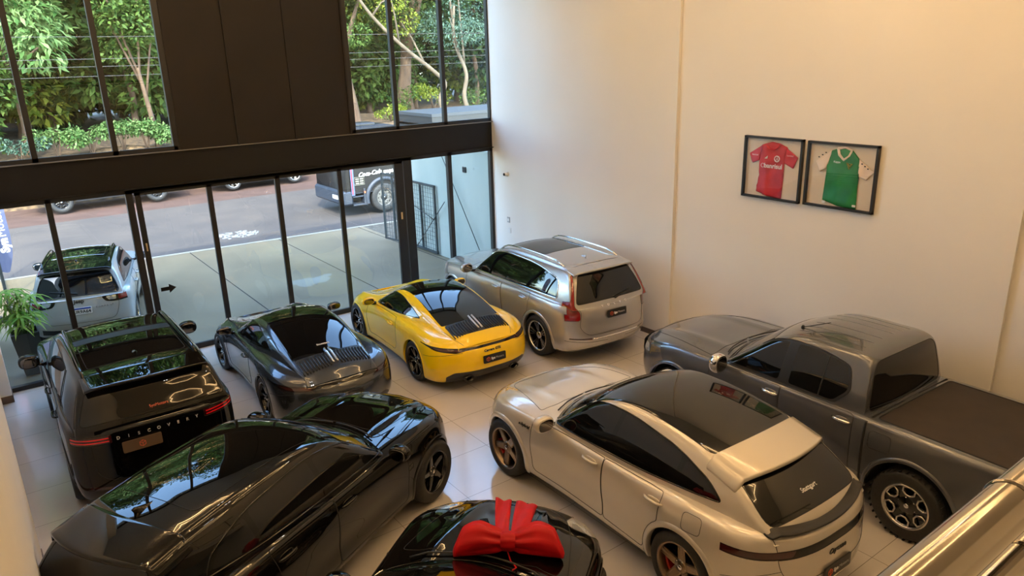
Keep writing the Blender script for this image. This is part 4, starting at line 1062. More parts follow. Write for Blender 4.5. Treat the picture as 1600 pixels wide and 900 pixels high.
# --- black crossover standing askew in the left foreground
def black_crossover(loc, heading):
    P = dict(W=[(-2.44, .84), (-2.1, .935), (-1.45, .968), (-.6, .945), (.5, .938), (1.43, .958), (1.9, .925), (2.30, .82)],
        rim=[(-2.44, 1.08), (-2.0, 1.12), (-1.4, 1.12), (-.4, 1.075), (.8, 1.05), (1.45, 1.035), (1.95, .95), (2.30, .84)],
        zb=[(-2.44, .36), (-2.0, .25), (1.9, .23), (2.30, .29)],
        rings=[(0, -2.30, 2.16, .08), (.05, -2.38, 2.22, .05), (.16, -2.43, 2.27, .02), (.34, -2.44, 2.30, .004), (.56, -2.41, 2.30, .0), (.78, -2.385, 2.26, .006), (.92, -2.35, 2.21, .03), (.975, -2.32, 2.16, .055), (1, -2.28, 2.08, .10)],
        cz=[(-2.44, 1.09), (-1, 1.1), (.8, 1.10), (1.4, 1.09), (1.9, 1.0), (2.30, .86)], p=2.8, Lr=.60, nr=2.6, Lf=.85, nf=2.3,
        side=lambda x, z, f: -.034*np.exp(-((x-.1)/.95)**4)*np.exp(-((f-.36)/.2)**2)+.014*np.exp(-((f-.80)/.07)**2)*np.exp(-((x+1.35)/.8)**4),
        deck=lambda x, y: .022*np.exp(-((np.abs(y)-.42)/.06)**2)*np.exp(-((x-1.45)/.65)**4)-.006*np.exp(-((np.abs(y)-.58)/.05)**2)*np.exp(-((x-1.45)/.6)**4),
        prof=[(1.00, 1.0, -.28), (.88, 1.09, -.28), (.46, 1.35, -.20), (.08, 1.545, -.11), (-.30, 1.62, -.04), (-.9, 1.635, 0), (-1.4, 1.615, 0), (-1.90, 1.56, .04), (-2.04, 1.49, .07), (-2.17, 1.34, .08), (-2.30, 1.12, .09), (-2.33, 1.0, .1)],
        wb=[(1.0, .79), (.5, .85), (0, .865), (-1.0, .855), (-1.6, .82), (-2.0, .77), (-2.4, .73)], tum=[(1, .22), (0, .24), (-1.5, .24), (-2.4, .2)], zmax=1.60, crown=[(1, .02), (.3, .04), (-1, .045), (-2.1, .03), (-2.4, .02)], fil=.07)
    c = suv_base('crossover_car', 'black crossover parked askew in the left foreground with long roof spoiler and shark fin', 'car', loc, heading, PAINT_K2, P)
    T = MT['tint']; ny = lambda q, n: n.y > .40 and q.x > -2.1
    c.cut('window_trim', poly_round([(.86, 1.09, .04), (-.9, 1.135, .3), (-1.72, 1.195, .05), (-1.62, 1.33, .15), (-1.2, 1.47, .3), (-.4, 1.525, .3), (.02, 1.475, .3)], .1, 5), 'xz', 1, ny, mat=MT['gloss_black'], trim=MT['gloss_black'], tr=.010)
    c.cut('side_window', poly_round([(.78, 1.11, .03), (-.26, 1.14), (-.32, 1.49), (.02, 1.45, .25)], .04), 'xz', 1, ny, ('window_trim',), T)
    c.cut('side_window#2', poly_round([(-.33, 1.145), (-1.13, 1.175), (-1.16, 1.455, .04), (-.39, 1.50)], .03), 'xz', 1, ny, ('window_trim',), T)
    c.cut('quarter_window', poly_round([(-1.19, 1.18), (-1.66, 1.215, .05), (-1.56, 1.32, .12), (-1.22, 1.44)], .04), 'xz', 1, ny, ('window_trim',), T)
    c.panel('windscreen', .86, .12, .90, mat=T, rnd=.08, trim=MT['gloss_black'])
    c.panel('sunroof', .04, -1.50, .80, mat=T, rnd=.08, trim=MT['gap'], tr=.003, k2=.76)
    c.panel('rear_window', 1.44, 1.16, .86, by='z', mat=T, rnd=.06, k2=.92, trim=MT['gap'])
    c.cut('tail_light', poly_round([(.50, 1.03), (1.0, 1.05), (1.0, .955), (.50, .975)], .03), 'yz', 0, lambda q, n: q.x < -2.05 and n.x < .2, mat=MT['red_lens'], pair=True, trim=MT['gap'])
    c.arch(-1.437, .38, .415, lip=PAINT_K2, lipw=.05, out=.008); c.arch(1.437, .38, .412, lip=PAINT_K2, lipw=.05, out=.008)
    doors(c, PAINT_K2, (.90, -.29, -1.18), .33, rear_arch=(-1.437, .38, .47))
    c.cut('tailgate', poly_round([(-.2, .62), (.60, .62, .1), (.68, 1.0, .1), (.66, 1.2), (-.2, 1.2)], .03), 'yz', 0, mat=PAINT_K2, pair=False, trim=MT['gap'])
    c.cut('bonnet', poly_round([(2.02, -.2), (2.02, .48, .2), (1.5, .66, .3), (.90, .76, .05), (.98, -.2)], .05), 'xy', 0, lambda q, n: n.z > .3, mat=PAINT_K2, pair=False, trim=MT['gap'])
    c.cut('headlight', poly_round([(1.80, .84), (2.22, .76), (2.24, .83), (1.86, .90)], .025), 'xz', 0, lambda q, n: n.y > -.1 and q.y > .45, mat=MT['clear_lens'], trim=MT['gap'])
    c.cut('side_vent', poly_round([(.86, .73), (1.0, .76), (1.0, .70), (.84, .68)], .012), 'xz', 0, lambda q, n: n.y > .2, mat=MT['plastic'], trim=MT['gloss_black'], tr=.006)
    c.line('top', [(-1.76, .0), (-1.74, .62)], .004)
    c.finish()
    spoiler(c, -1.76, -2.19, .67, drop=.05, th=.04, bow=.16, lift=.014)
    fin(c, -1.60, L=.19, H=.07, mat=MT['gloss_black'])
    add_wheels(c, wheel_meshes('suv20', .385, .262, .27, 'star', MT['black_rim']), (-1.437, 1.437), .83, .385, spin=.9)
    add_mirrors(c, .64, 1.04, 1.10, size=(.18, .25, .17))
    add_handle(c, -.12, .955, L=.24); add_handle(c, -1.02, .985, L=.24)
    m = MB()
    for y0, y1 in ((-.55, .05), (.1, .62)):
        pts = [tuple(c.hit('top', .90-.26*abs(v/.85)**2, v)[0]+Vector((0, 0, .02))) for v in np.linspace(y0, y1, 8)]; m.tube(pts, .009, 5)
    c.add('wiper', m, [MT['plastic']])
    plate(c, -2.43, .80, .42, .13, .05, 'syn')
    c.floor_pan(-2.1, 2.0, .66, .25)
    return c
black_crossover((-7.706, -6.99), R(28)).root.scale = (1.016, .965, .995)

# --- cream coupe-roofed SUV in the right foreground
PAINT_C = paint('cream_paint', srgb(214, 207, 195), .3, .25)
def cream_suv(loc, heading):
    Bp = lambda x, xc, w: np.exp(-((x-xc)/w)**4)
    P = dict(W=[(-2.54, .86), (-2.2, .945), (-1.5, .985), (-.9, .968), (.3, .945), (1.45, .978), (1.95, .945), (2.39, .82)],
        rim=[(-2.54, 1.02), (-2.2, 1.085), (-1.6, 1.10), (-.6, 1.055), (.8, 1.03), (1.45, 1.02), (1.95, .925), (2.39, .80)],
        zb=[(-2.54, .36), (-2.0, .24), (1.9, .21), (2.39, .28)],
        rings=[(0, -2.40, 2.24, .08), (.05, -2.47, 2.30, .05), (.16, -2.525, 2.36, .02), (.34, -2.54, 2.39, .004), (.56, -2.53, 2.385, .0), (.78, -2.525, 2.33, .006), (.92, -2.51, 2.26, .028), (.975, -2.49, 2.20, .055), (1, -2.455, 2.12, .105)],
        cz=[(-2.54, 1.035), (-2.2, 1.10), (-1, 1.10), (.8, 1.06), (1.3, 1.04), (1.8, .955), (2.39, .80)], p=3.0, Lr=.66, nr=2.6, Lf=.95, nf=2.2,
        side=lambda x, z, f: -.030*np.exp(-((x-.1)/.9)**4)*np.exp(-((f-.30)/.2)**2)+.016*np.exp(-((f-.82)/.08)**2)*Bp(x, -1.45, .8),
        deck=lambda x, y: .030*np.exp(-((np.abs(y)-.70)/.13)**2)*Bp(x, 1.50, .65)+.014*np.exp(-((np.abs(y)-.38)/.06)**2)*Bp(x, 1.35, .55),
        prof=[(1.02, .98, -.32), (.90, 1.06, -.32), (.50, 1.32, -.22), (.12, 1.535, -.12), (-.22, 1.635, -.05), (-.62, 1.665, 0), (-1.1, 1.635, .02), (-1.55, 1.555, .03), (-1.90, 1.425, .05), (-2.15, 1.27, .06), (-2.36, 1.105, .07), (-2.42, 1.0, .07)],
        wb=[(1.0, .78), (.5, .855), (0, .875), (-.8, .865), (-1.4, .835), (-1.9, .775), (-2.4, .70)], tum=[(1, .22), (0, .24), (-1.5, .24), (-2.4, .2)], zmax=1.63, crown=[(1, .02), (.3, .04), (-1, .05), (-2.0, .035), (-2.4, .03)], fil=.07)
    c = suv_base('sport_utility_vehicle', 'cream coupe-roofed SUV with black glass roof in the right foreground', 'car', loc, heading, PAINT_C, P)
    T = MT['tint']; ny = lambda q, n: n.y > .42 and q.x > -2.1
    c.cut('window_trim', poly_round([(.86, 1.065, .04), (-.8, 1.115, .3), (-1.80, 1.185, .06), (-1.62, 1.325, .2), (-1.2, 1.475, .3), (-.5, 1.56, .3), (-.05, 1.535, .3)], .1, 5), 'xz', 1, ny, mat=MT['gloss_black'], trim=MT['gloss_black'], tr=.009)
    c.cut('side_window', poly_round([(.78, 1.085, .03), (-.32, 1.12), (-.40, 1.54), (-.06, 1.515, .25)], .04), 'xz', 1, ny, ('window_trim',), T)
    c.cut('side_window#2', poly_round([(-.38, 1.125), (-1.24, 1.16), (-1.27, 1.43, .04), (-.46, 1.54)], .03), 'xz', 1, ny, ('window_trim',), T)
    c.cut('quarter_window', poly_round([(-1.30, 1.165), (-1.74, 1.20, .05), (-1.58, 1.31, .12), (-1.33, 1.41)], .04), 'xz', 1, ny, ('window_trim',), T)
    c.panel('windscreen', .90, .20, .90, mat=T, rnd=.08, trim=MT['gloss_black'])
    c.panel('glass_roof', .19, -1.60, .945, mat=T, rnd=.10, trim=MT['gap'], tr=.003, k2=.93)
    c.panel('rear_window', -1.66, -2.32, .90, mat=T, rnd=.10, k2=.95, trim=MT['gap'])
    c.cut('light_bar', poly_round([(-.2, .965), (.50, .955), (.98, .955, .03), (.98, .880), (.55, .875), (-.2, .885)], .015), 'yz', 0, lambda q, n: q.x < -1.92 and n.x < .25, mat=MT['gloss_black'], pair=False)
    c.cut('tail_light', poly_round([(.52, .948), (.97, .945), (.97, .895), (.56, .89)], .015), 'yz', 0, lambda q, n: q.x < -1.98 and n.x < .25, ('light_bar',), MT['dark_lens'], pair=True)
    c.arch(-1.49, .375, .425, lip=PAINT_C, lipw=.065, out=.014); c.arch(1.4475, .375, .42, lip=PAINT_C, lipw=.065, out=.014)
    doors(c, PAINT_C, (.88, -.36, -1.24), .33, rear_arch=(-1.49, .375, .49))
    c.cut('tailgate', poly_round([(-.2, .62), (.58, .62, .1), (.68, .80, .1), (.70, 1.2), (-.2, 1.2)], .03), 'yz', 0, mat=PAINT_C, pair=False, trim=MT['gap'])
    c.cut('diffuser', poly_round([(-.2, .2), (.68, .2), (.72, .42, .03), (.55, .46, .04), (-.2, .46)], .03), 'yz', 0, mat=MT['plastic'], pair=False)
    c.cut('bonnet', poly_round([(2.02, -.2), (2.02, .42, .2), (1.5, .64, .3), (.92, .76, .05), (.98, -.2)], .05), 'xy', 0, lambda q, n: n.z > .3, mat=PAINT_C, pair=False, trim=MT['gap'])
    c.cut('headlight', poly_round([(1.98, .78), (2.30, .68), (2.32, .79), (2.02, .87)], .03), 'xz', 0, lambda q, n: n.y > -.1 and q.y > .45, mat=MT['clear_lens'], trim=MT['gap'])
    fl = poly_round([(-1.52, .86), (-1.74, .885), (-1.74, 1.055), (-1.52, 1.045)], .05)
    c.line('side', fl+[fl[0]], .003, mirror=False)
    c.line('side', [(-1.98, .62), (-2.2, .70), (-2.4, .76)], .003)
    c.finish()
    spoiler(c, -1.60, -2.02, .70, drop=.085, th=.045, bow=.13, lift=.028)
    # thin black lip spoiler along the tail
    rows = []
    for u in np.linspace(0, 1, 5):
        r = []
        for v in np.linspace(-1, 1, 21):
            y = .72*v; x = -2.385-.09*u+.16*v*v
            h, _ = c.hit('top', max(x, -2.42+.16*v*v), y); r.append((x-.012*u, y, h.z+.012+.006*u))
        rows.append(r)
    slab(rows, .022, 'tail_spoiler', [MT['plastic']], c.root)
    add_wheels(c, wheel_meshes('suv21five', .382, .272, .285, 'five', MT['bronze_rim'], MT['bronze_rim'], caliper=MT['caliper']), (-1.49, 1.4475), .835, .382)
    add_mirrors(c, .55, 1.02, 1.11, size=(.19, .26, .19), base=(.60, .82, 1.02))
    add_handle(c, -.17, .955, L=.24); add_handle(c, -1.15, .975, L=.24)
    surf_text(c, 'rear', 0, .79, 'Cayenne', .075, MT['black_text'], bold=.001, shear=.3, name='badge')
    surf_text(c, 'top', -2.18, 0.0, 'Stuttgart', .065, MT['white_text'], updir=(1, 0, .6), name='window_sticker', depth=.0005, bold=.001)
    surf_text(c, 'side', 1.02, .885, 'e-hybrid', .06, MT['black_text'], shear=.3, name='badge', bold=.001)
    m = MB()
    for y0, y1 in ((-.55, .05), (.1, .62)):
        pts = [tuple(c.hit('top', .93-.30*abs(v/.85)**2, v)[0]+Vector((0, 0, .02))) for v in np.linspace(y0, y1, 8)]; m.tube(pts, .009, 5)
    c.add('wiper', m, [MT['plastic']])
    plate(c, -2.548, .60, .42, .13, .0, 'syn')
    c.floor_pan(-2.1, 2.0, .66, .24)
    return c
cream_suv((-4.088, -8.632), R(89)).root.scale = (.985, .99, .998)
# --- grey double-cab pickup at the right
PAINT_H = paint('graphite_paint', srgb(98, 101, 107), .6, .25)
MT['tonneau'] = noisy(mat('tonneau', srgb(46, 38, 33), .75), srgb(40, 33, 29), srgb(50, 42, 36), 3, bump=.08, bscale=120)
def pickup(name, label, loc, heading, body, group, detail=True, ride=0.0, rim=None):
    Bp = lambda x, xc, w: np.exp(-((x-xc)/w)**4)
    def side(x, z, f):
        d = -.030*np.exp(-((x-.15)/1.0)**4)*np.exp(-((f-.40)/.2)**2)
        fl = np.clip(1.15-f*.85, 0, 1)
        return d+.030*Bp(x, -1.70, .62)*fl+.030*Bp(x, 1.5425, .60)*fl
    P = dict(W=[(-2.78, .86), (-2.6, .885), (-1.5, .90), (-.8, .895), (.5, .895), (1.5, .905), (2.1, .885), (2.54, .80)],
        rim=[(-2.78, 1.16), (-1.2, 1.155), (-.9, 1.15), (.8, 1.13), (1.5, 1.12), (2.1, 1.05), (2.54, .96)],
        zb=[(-2.78, .50), (-2.0, .38), (2.0, .34), (2.54, .38)],
        rings=[(0, -2.68, 2.40, .07), (.06, -2.74, 2.46, .045), (.18, -2.775, 2.51, .02), (.36, -2.78, 2.54, .004), (.56, -2.765, 2.535, .0), (.78, -2.76, 2.50, .004), (.92, -2.75, 2.45, .018), (.975, -2.735, 2.40, .035), (1, -2.71, 2.33, .06)],
        cz=[(-2.78, 1.165), (-1.2, 1.165), (.8, 1.19), (1.5, 1.185), (2.1, 1.11), (2.54, .98)], p=3.6, Lr=.22, nr=3.2, Lf=.75, nf=2.6, side=side,
        deck=lambda x, y: .018*np.exp(-((np.abs(y)-.50)/.08)**2)*Bp(x, 1.6, .75),
        prof=[(1.10, 1.05, -.22), (.98, 1.15, -.22), (.58, 1.43, -.16), (.20, 1.67, -.09), (-.12, 1.765, -.03), (-.6, 1.79, 0), (-.96, 1.77, .02), (-1.07, 1.71, .04), (-1.12, 1.50, .05), (-1.15, 1.20, .05), (-1.16, 1.05, .05)],
        wb=[(1.1, .80), (.5, .835), (-.2, .84), (-1.1, .825)], tum=[(1, .185), (0, .195), (-1.1, .19)], zmax=1.745, crown=[(1, .02), (.3, .04), (-.6, .05), (-1.1, .03)], fil=.075, q=1.3)
    c = suv_base(name, label, 'car', loc, heading, body, P, group)
    T = MT['tint']; ny = lambda q, n: n.y > .40
    c.cut('window_trim', poly_round([(.92, 1.155, .04), (-.74, 1.17, .05), (-.90, 1.34, .06), (-.84, 1.60, .08), (-.5, 1.675, .2), (-.1, 1.68, .3), (.20, 1.605, .25)], .1, 5), 'xz', 1, ny, mat=MT['plastic'], trim=MT['gap'], tr=.005)
    c.cut('side_window', poly_round([(.84, 1.175, .03), (-.02, 1.19), (-.06, 1.65), (.17, 1.59, .2)], .04), 'xz', 1, ny, ('window_trim',), T)
    c.cut('side_window#2', poly_round([(-.16, 1.19), (-.72, 1.19, .05), (-.87, 1.35, .06), (-.81, 1.585, .07), (-.5, 1.65, .1), (-.18, 1.655)], .04), 'xz', 1, ny, ('window_trim',), T)
    c.line('side', [(-.55, 1.19), (-.57, 1.63)], .008, mi=3)
    c.panel('windscreen', .97, .26, .90, mat=T, rnd=.08, trim=MT['gloss_black'])
    c.panel('rear_window', 1.715, 1.20, .92, by='z', mat=T, rnd=.10, trim=MT['gap'])
    c.arch(-1.70, .39, .47, lip=body, lipw=.05, out=.012); c.arch(1.5425, .39, .46, lip=body, lipw=.05, out=.012)
    doors(c, body, (.95, -.09, -1.02), .42)
    c.cut('tonneau_cover', poly_round([(-2.69, -.2), (-2.69, .77, .05), (-1.23, .77, .05), (-1.23, -.2)], .04), 'xy', 0, lambda q, n: n.z > .5, mat=MT['tonneau'], pair=False, trim=MT['gap'], tr=.008)
    c.cut('bonnet', poly_round([(2.24, -.2), (2.24, .55, .2), (1.7, .70, .3), (1.0, .78, .05), (1.05, -.2)], .05), 'xy', 0, lambda q, n: n.z > .3, mat=body, pair=False, trim=MT['gap'])
    c.cut('headlight', poly_round([(2.02, .88), (2.44, .80), (2.46, .93), (2.08, .985)], .03), 'xz', 0, lambda q, n: n.y > -.2 and q.y > .45, mat=MT['clear_lens'], trim=MT['gap'])
    c.cut('tail_light', poly_round([(.66, .74), (.90, .74), (.90, 1.06), (.66, 1.06)], .02), 'yz', 0, lambda q, n: q.x < -2.6, mat=MT['red_lens'], pair=True, trim=MT['gap'])
    c.line('side', [(-1.165, .42), (-1.165, 1.135)], .013)
    fl = poly_round([(-1.22, .86), (-1.46, .88), (-1.46, 1.07), (-1.22, 1.06)], .05)
    c.line('side', fl+[fl[0]], .0035, mirror=False)
    for y in (.12, .30, .46): c.line('top', [(-.02, y), (-.84, y)], .004, mi=2)
    c.finish()
    m = MB(); m.bx(-1.20, -1.165, -.80, .80, .55, 1.165, 0, .01); c.add('bed_gap', m, [MT['under']])
    add_wheels(c, wheel_meshes('pickup18' if detail else 'pickup18dark', .388, .245, .265, 'truck', MT['black_rim'], MT['silver_rim'] if detail else MT['black_rim'], tread=True), (-1.70, 1.5425), .805, .388, spin=.2)
    add_mirrors(c, .70, 1.03, 1.20, cap=MT['chrome'], size=(.19, .24, .25), glass=True)
    add_handle(c, .02, 1.035, MT['chrome'], .22); add_handle(c, -.90, 1.05, MT['chrome'], .22)
    if detail:
        m = MB(); h = c.hit('top', .02, .36)[0]
        m.tube([(h.x, h.y, h.z), (h.x-.02, h.y, h.z+.03)], .018, 8); m.tube([(h.x-.01, h.y, h.z+.01), (h.x-.36, h.y, h.z+.17)], .006, 6); c.add('antenna', m, [MT['plastic']])
        m = MB()
        for y0, y1 in ((-.55, .05), (.1, .62)):
            pts = [tuple(c.hit('top', .99-.22*abs(v/.85)**2, v)[0]+Vector((0, 0, .02))) for v in np.linspace(y0, y1, 8)]; m.tube(pts, .009, 5)
        c.add('wiper', m, [MT['plastic']])
        m = MB(); rows = []
        for v in np.linspace(-.62, .62, 25):
            h = c.hit('front', v, .80)[0]; rows.append([(h.x+.012, v, .68), (h.x+.03, v, .78), (h.x+.02, v, .90)])
        m.grid(rows, 0); c.add('radiator_grille', m, [MT['chrome']])
    m = MB(); m.bx(-2.86, -2.70, -.80, .80, .46, .60, 0, .03); c.add('rear_bumper', m, [MT['chrome']])
    c.floor_pan(-2.4, 2.2, .62, .36)
    return c
pickup('pickup_truck', 'graphite grey double-cab pickup with a dark soft bed cover by the right wall', (-1.447, -9.208), R(87.9), PAINT_H, 'cars parked inside the showroom').root.scale = (1.043, 1.021, 1.037)

# --- black coupe at the bottom, the one that carries the red bow
def bow_car(loc, heading):
    Bp = lambda x, xc, w: np.exp(-((x-xc)/w)**4)
    def deck(x, y):
        ay = np.abs(y); yc = .30+.18*np.clip((1.9-x)/1.2, 0, 1)
        return .030*np.exp(-((ay-yc)/.06)**2)*Bp(x, 1.35, .62)-.010*np.exp(-((ay-.60)/.08)**2)*Bp(x, 1.4, .6)
    P = dict(W=[(-2.25, .80), (-1.9, .88), (-1.3, .915), (-.5, .90), (.5, .895), (1.35, .91), (1.85, .87), (2.2, .76)],
        rim=[(-2.25, .92), (-1.9, .98), (-1.2, .985), (0, .955), (.75, .945), (1.3, .92), (1.8, .845), (2.2, .74)],
        zb=[(-2.25, .30), (-1.8, .18), (1.8, .16), (2.2, .22)],
        rings=[(0, -2.10, 2.06, .08), (.05, -2.18, 2.11, .05), (.16, -2.23, 2.16, .02), (.34, -2.25, 2.19, .004), (.56, -2.23, 2.195, .0), (.78, -2.21, 2.16, .006), (.92, -2.18, 2.11, .025), (.975, -2.15, 2.06, .05), (1, -2.11, 1.98, .09)],
        cz=[(-2.25, .94), (-1.9, 1.0), (0, .98), (.75, 1.0), (1.3, .975), (1.8, .885), (2.2, .76)], p=2.8, Lr=.6, nr=2.5, Lf=.85, nf=2.3, deck=deck,
        side=lambda x, z, f: -.030*np.exp(-((x-.1)/.9)**4)*np.exp(-((f-.36)/.2)**2),
        prof=[(.98, .90, -.30), (.86, .985, -.30), (.42, 1.20, -.22), (.02, 1.355, -.12), (-.35, 1.42, -.04), (-.85, 1.43, 0), (-1.30, 1.37, .02), (-1.65, 1.24, .05), (-1.95, 1.05, .07), (-2.05, .95, .08)],
        wb=[(1.0, .75), (.5, .80), (0, .815), (-1.0, .80), (-1.6, .74), (-2.1, .65)], tum=[(1, .22), (0, .23), (-1.5, .23), (-2.1, .2)], zmax=1.395, crown=[(1, .02), (.3, .04), (-1, .045), (-2.1, .03)], fil=.065)
    c = suv_base('car', 'black car at the bottom edge wearing a big red bow on its bonnet', 'car', loc, heading, PAINT_K, P)
    T = MT['tint']; ny = lambda q, n: n.y > .40
    c.cut('window_trim', poly_round([(.80, .99, .04), (-1.42, 1.04, .06), (-1.1, 1.27, .2), (-.4, 1.335, .3), (.0, 1.285, .3)], .1, 5), 'xz', 1, ny, mat=MT['gloss_black'], trim=MT['chrome'], tr=.007)
    c.cut('side_window', poly_round([(.72, 1.01, .03), (-.40, 1.035), (-.42, 1.305), (.0, 1.265, .25)], .04), 'xz', 1, ny, ('window_trim',), T)
    c.cut('side_window#2', poly_round([(-.46, 1.04), (-1.34, 1.06, .05), (-1.06, 1.24, .12), (-.48, 1.305)], .04), 'xz', 1, ny, ('window_trim',), T)
    c.panel('windscreen', .84, .10, .90, mat=T, rnd=.08, trim=MT['gloss_black'])
    c.panel('sunroof', .02, -.80, .74, mat=T, rnd=.06, trim=MT['gap'], tr=.003)
    c.panel('rear_window', -1.32, -1.92, .86, mat=T, rnd=.08, trim=MT['gap'])
    c.arch(-1.35, .335, .37, lipw=.04, out=.006); c.arch(1.35, .335, .37, lipw=.04, out=.006)
    doors(c, PAINT_K, (.86, -.43, -1.12), .26, rear_arch=(-1.35, .335, .42))
    c.cut('bonnet', poly_round([(1.97, -.2), (1.95, .42, .25), (1.5, .62, .3), (.86, .73, .05), (.95, -.2)], .05), 'xy', 0, lambda q, n: n.z > .3, mat=PAINT_K, pair=False, trim=MT['gap'])
    c.cut('headlight', poly_round([(1.70, .50), (1.62, .60), (1.55, .80, .03), (1.66, .84, .03), (1.95, .66, .04), (1.98, .54, .04)], .03), 'xy', 0, lambda q, n: n.z > .02 and q.z > .58, mat=MT['clear_lens'], pair=True, trim=MT['gap'])
    c.cut('tail_light', poly_round([(.40, .86), (.9, .88), (.9, .80), (.40, .79)], .03), 'yz', 0, lambda q, n: q.x < -1.9, mat=MT['red_lens'], pair=True, trim=MT['gap'])
    c.finish()
    m = MB()
    for y0, y1 in ((-.55, .05), (.1, .60)):
        pts = [tuple(c.hit('top', .90-.28*abs(v/.8)**2, v)[0]+Vector((0, 0, .02))) for v in np.linspace(y0, y1, 8)]; m.tube(pts, .009, 5)
    c.add('wiper', m, [MT['plastic']])
    add_wheels(c, wheel_meshes('coupe19', .338, .245, .245, 'alloy', MT['silver_rim']), (-1.35, 1.35), .785, .338)
    add_mirrors(c, .26, .99, 1.04, size=(.16, .24, .15))
    add_handle(c, -.24, .83, L=.22); add_handle(c, -1.0, .85, L=.2)
    m = MB(); rows = []
    for v in np.linspace(-.5, .5, 19):
        h = c.hit('front', v, .56)[0]; rows.append([(h.x+.004, v, .46), (h.x+.014, v, .56), (h.x+.006, v, .66)])
    m.grid(rows, 0); c.add('radiator_grille', m, [MT['gloss_black']])
    c.floor_pan(-1.9, 1.8, .62, .17)
    return c
BOWCAR = bow_car((-7.64, -10.02), R(36)); BOWCAR.root.scale = (1.03, 1.03, 1.03)

# --- pale SUV with a black roof out on the forecourt
PAINT_J = paint('pale_grey_paint', srgb(168, 170, 168), .2, .35)
def compact_suv(loc, heading, name='sport_utility_vehicle', label='pale compact SUV with a glossy black roof, parked outside the glass on the forecourt', body=None, detail=True):
    PAINT_J = body or globals()['PAINT_J']
    P = dict(W=[(-2.23, .80), (-1.9, .885), (-1.3, .91), (0, .895), (1.3, .91), (1.8, .88), (2.16, .78)],
        rim=[(-2.23, 1.03), (-1.8, 1.08), (-1.2, 1.09), (0, 1.05), (.8, 1.03), (1.4, 1.02), (1.85, .96), (2.16, .87)],
        zb=[(-2.23, .36), (-1.8, .25), (1.8, .24), (2.16, .30)],
        rings=[(0, -2.10, 2.02, .08), (.05, -2.17, 2.08, .05), (.16, -2.22, 2.13, .02), (.34, -2.23, 2.16, .004), (.56, -2.20, 2.155, .0), (.78, -2.17, 2.12, .006), (.92, -2.14, 2.08, .02), (.975, -2.115, 2.04, .045), (1, -2.08, 1.97, .08)],
        cz=[(-2.23, 1.05), (-1, 1.07), (.8, 1.08), (1.4, 1.075), (1.85, 1.0), (2.16, .88)], p=3, Lr=.55, nr=2.7, Lf=.65, nf=2.6,
        side=lambda x, z, f: -.026*np.exp(-((x-.1)/.85)**4)*np.exp(-((f-.32)/.2)**2)+.012*np.exp(-((f-.8)/.07)**2),
        prof=[(.98, 1.0, -.24), (.86, 1.07, -.24), (.46, 1.33, -.17), (.10, 1.54, -.09), (-.25, 1.615, -.03), (-.9, 1.63, 0), (-1.5, 1.605, 0), (-1.76, 1.56, .04), (-1.87, 1.48, .06), (-2.00, 1.28, .08), (-2.12, 1.06, .09), (-2.15, .98, .09)],
        wb=[(1.0, .78), (.5, .82), (0, .83), (-1.2, .82), (-1.8, .78), (-2.2, .73)], tum=[(1, .19), (0, .205), (-2.2, .19)], zmax=1.59, crown=[(1, .02), (.3, .04), (-1, .045), (-2.1, .03)], fil=.065)
    c = suv_base(name, label, 'car', loc, heading, PAINT_J, P, 'vehicles outside the showroom')
    T = MT['tint']; ny = lambda q, n: n.y > .42 and q.x > -1.95
    c.cut('window_trim', poly_round([(.86, 1.07, .04), (-1.72, 1.135, .05), (-1.56, 1.36, .15), (-1.2, 1.49, .3), (-.2, 1.525, .3), (.06, 1.475, .25)], .1, 5), 'xz', 1, ny, mat=MT['gloss_black'], trim=MT['gap'], tr=.006)
    c.cut('side_window', poly_round([(.78, 1.09, .03), (-.28, 1.11), (-.28, 1.495), (.05, 1.45, .2)], .04), 'xz', 1, ny, ('window_trim',), T)
    c.cut('side_window#2', poly_round([(-.34, 1.11), (-1.06, 1.14), (-1.06, 1.47), (-.34, 1.495)], .03), 'xz', 1, ny, ('window_trim',), T)
    c.cut('quarter_window', poly_round([(-1.12, 1.14), (-1.66, 1.16, .05), (-1.50, 1.35, .1), (-1.12, 1.46)], .03), 'xz', 1, ny, ('window_trim',), T)
    c.panel('windscreen', .84, .13, .90, mat=T, rnd=.08, trim=MT['gloss_black'])
    c.panel('roof_panel', .12, -1.74, .985, mat=MT['gloss_black'], rnd=.05)
    c.panel('sunroof', -.02, -1.12, .74, mat=T, rnd=.05, over=('roof_panel',), trim=MT['chrome'], tr=.004)
    c.panel('rear_window', 1.47, 1.085, .86, by='z', mat=T, rnd=.09, k2=.94, trim=MT['gloss_black'], tr=.012)
    lam = poly_round([(.38, 1.0, .04), (.62, 1.02, .05), (.95, 1.06), (.95, .86, .05), (.62, .865, .1), (.44, .90, .05)], .03)
    c.cut('lamp_surround', lam, 'yz', 0, lambda q, n: q.x < -1.93 and n.x < .2, mat=MT['gloss_black'], pair=True, trim=MT['gap'])
    c.cut('tail_light', poly_round([(.66, 1.0), (.92, 1.03), (.92, .89), (.66, .89)], .03), 'yz', 0, lambda q, n: q.x < -1.93 and n.x < .2, ('lamp_surround',), MT['red_lens'], pair=True)
    c.cut('reversing_light', poly_round([(.45, .985), (.62, .995), (.62, .90), (.50, .915)], .025), 'yz', 0, lambda q, n: q.x < -1.93 and n.x < .2, ('lamp_surround',), MT['clear_lens'], pair=True)
    c.arch(-1.318, .355, .40, lip=MT['plastic'], lipw=.055, out=.012); c.arch(1.318, .355, .40, lip=MT['plastic'], lipw=.055, out=.012)
    doors(c, PAINT_J, (.84, -.31, -1.08), .33, rear_arch=(-1.318, .355, .46))
    c.cut('tailgate', poly_round([(-.2, .56), (.58, .56, .1), (.66, .80, .1), (.66, 1.15), (-.2, 1.15)], .03), 'yz', 0, mat=PAINT_J, pair=False, trim=MT['gap'])
    c.finish()
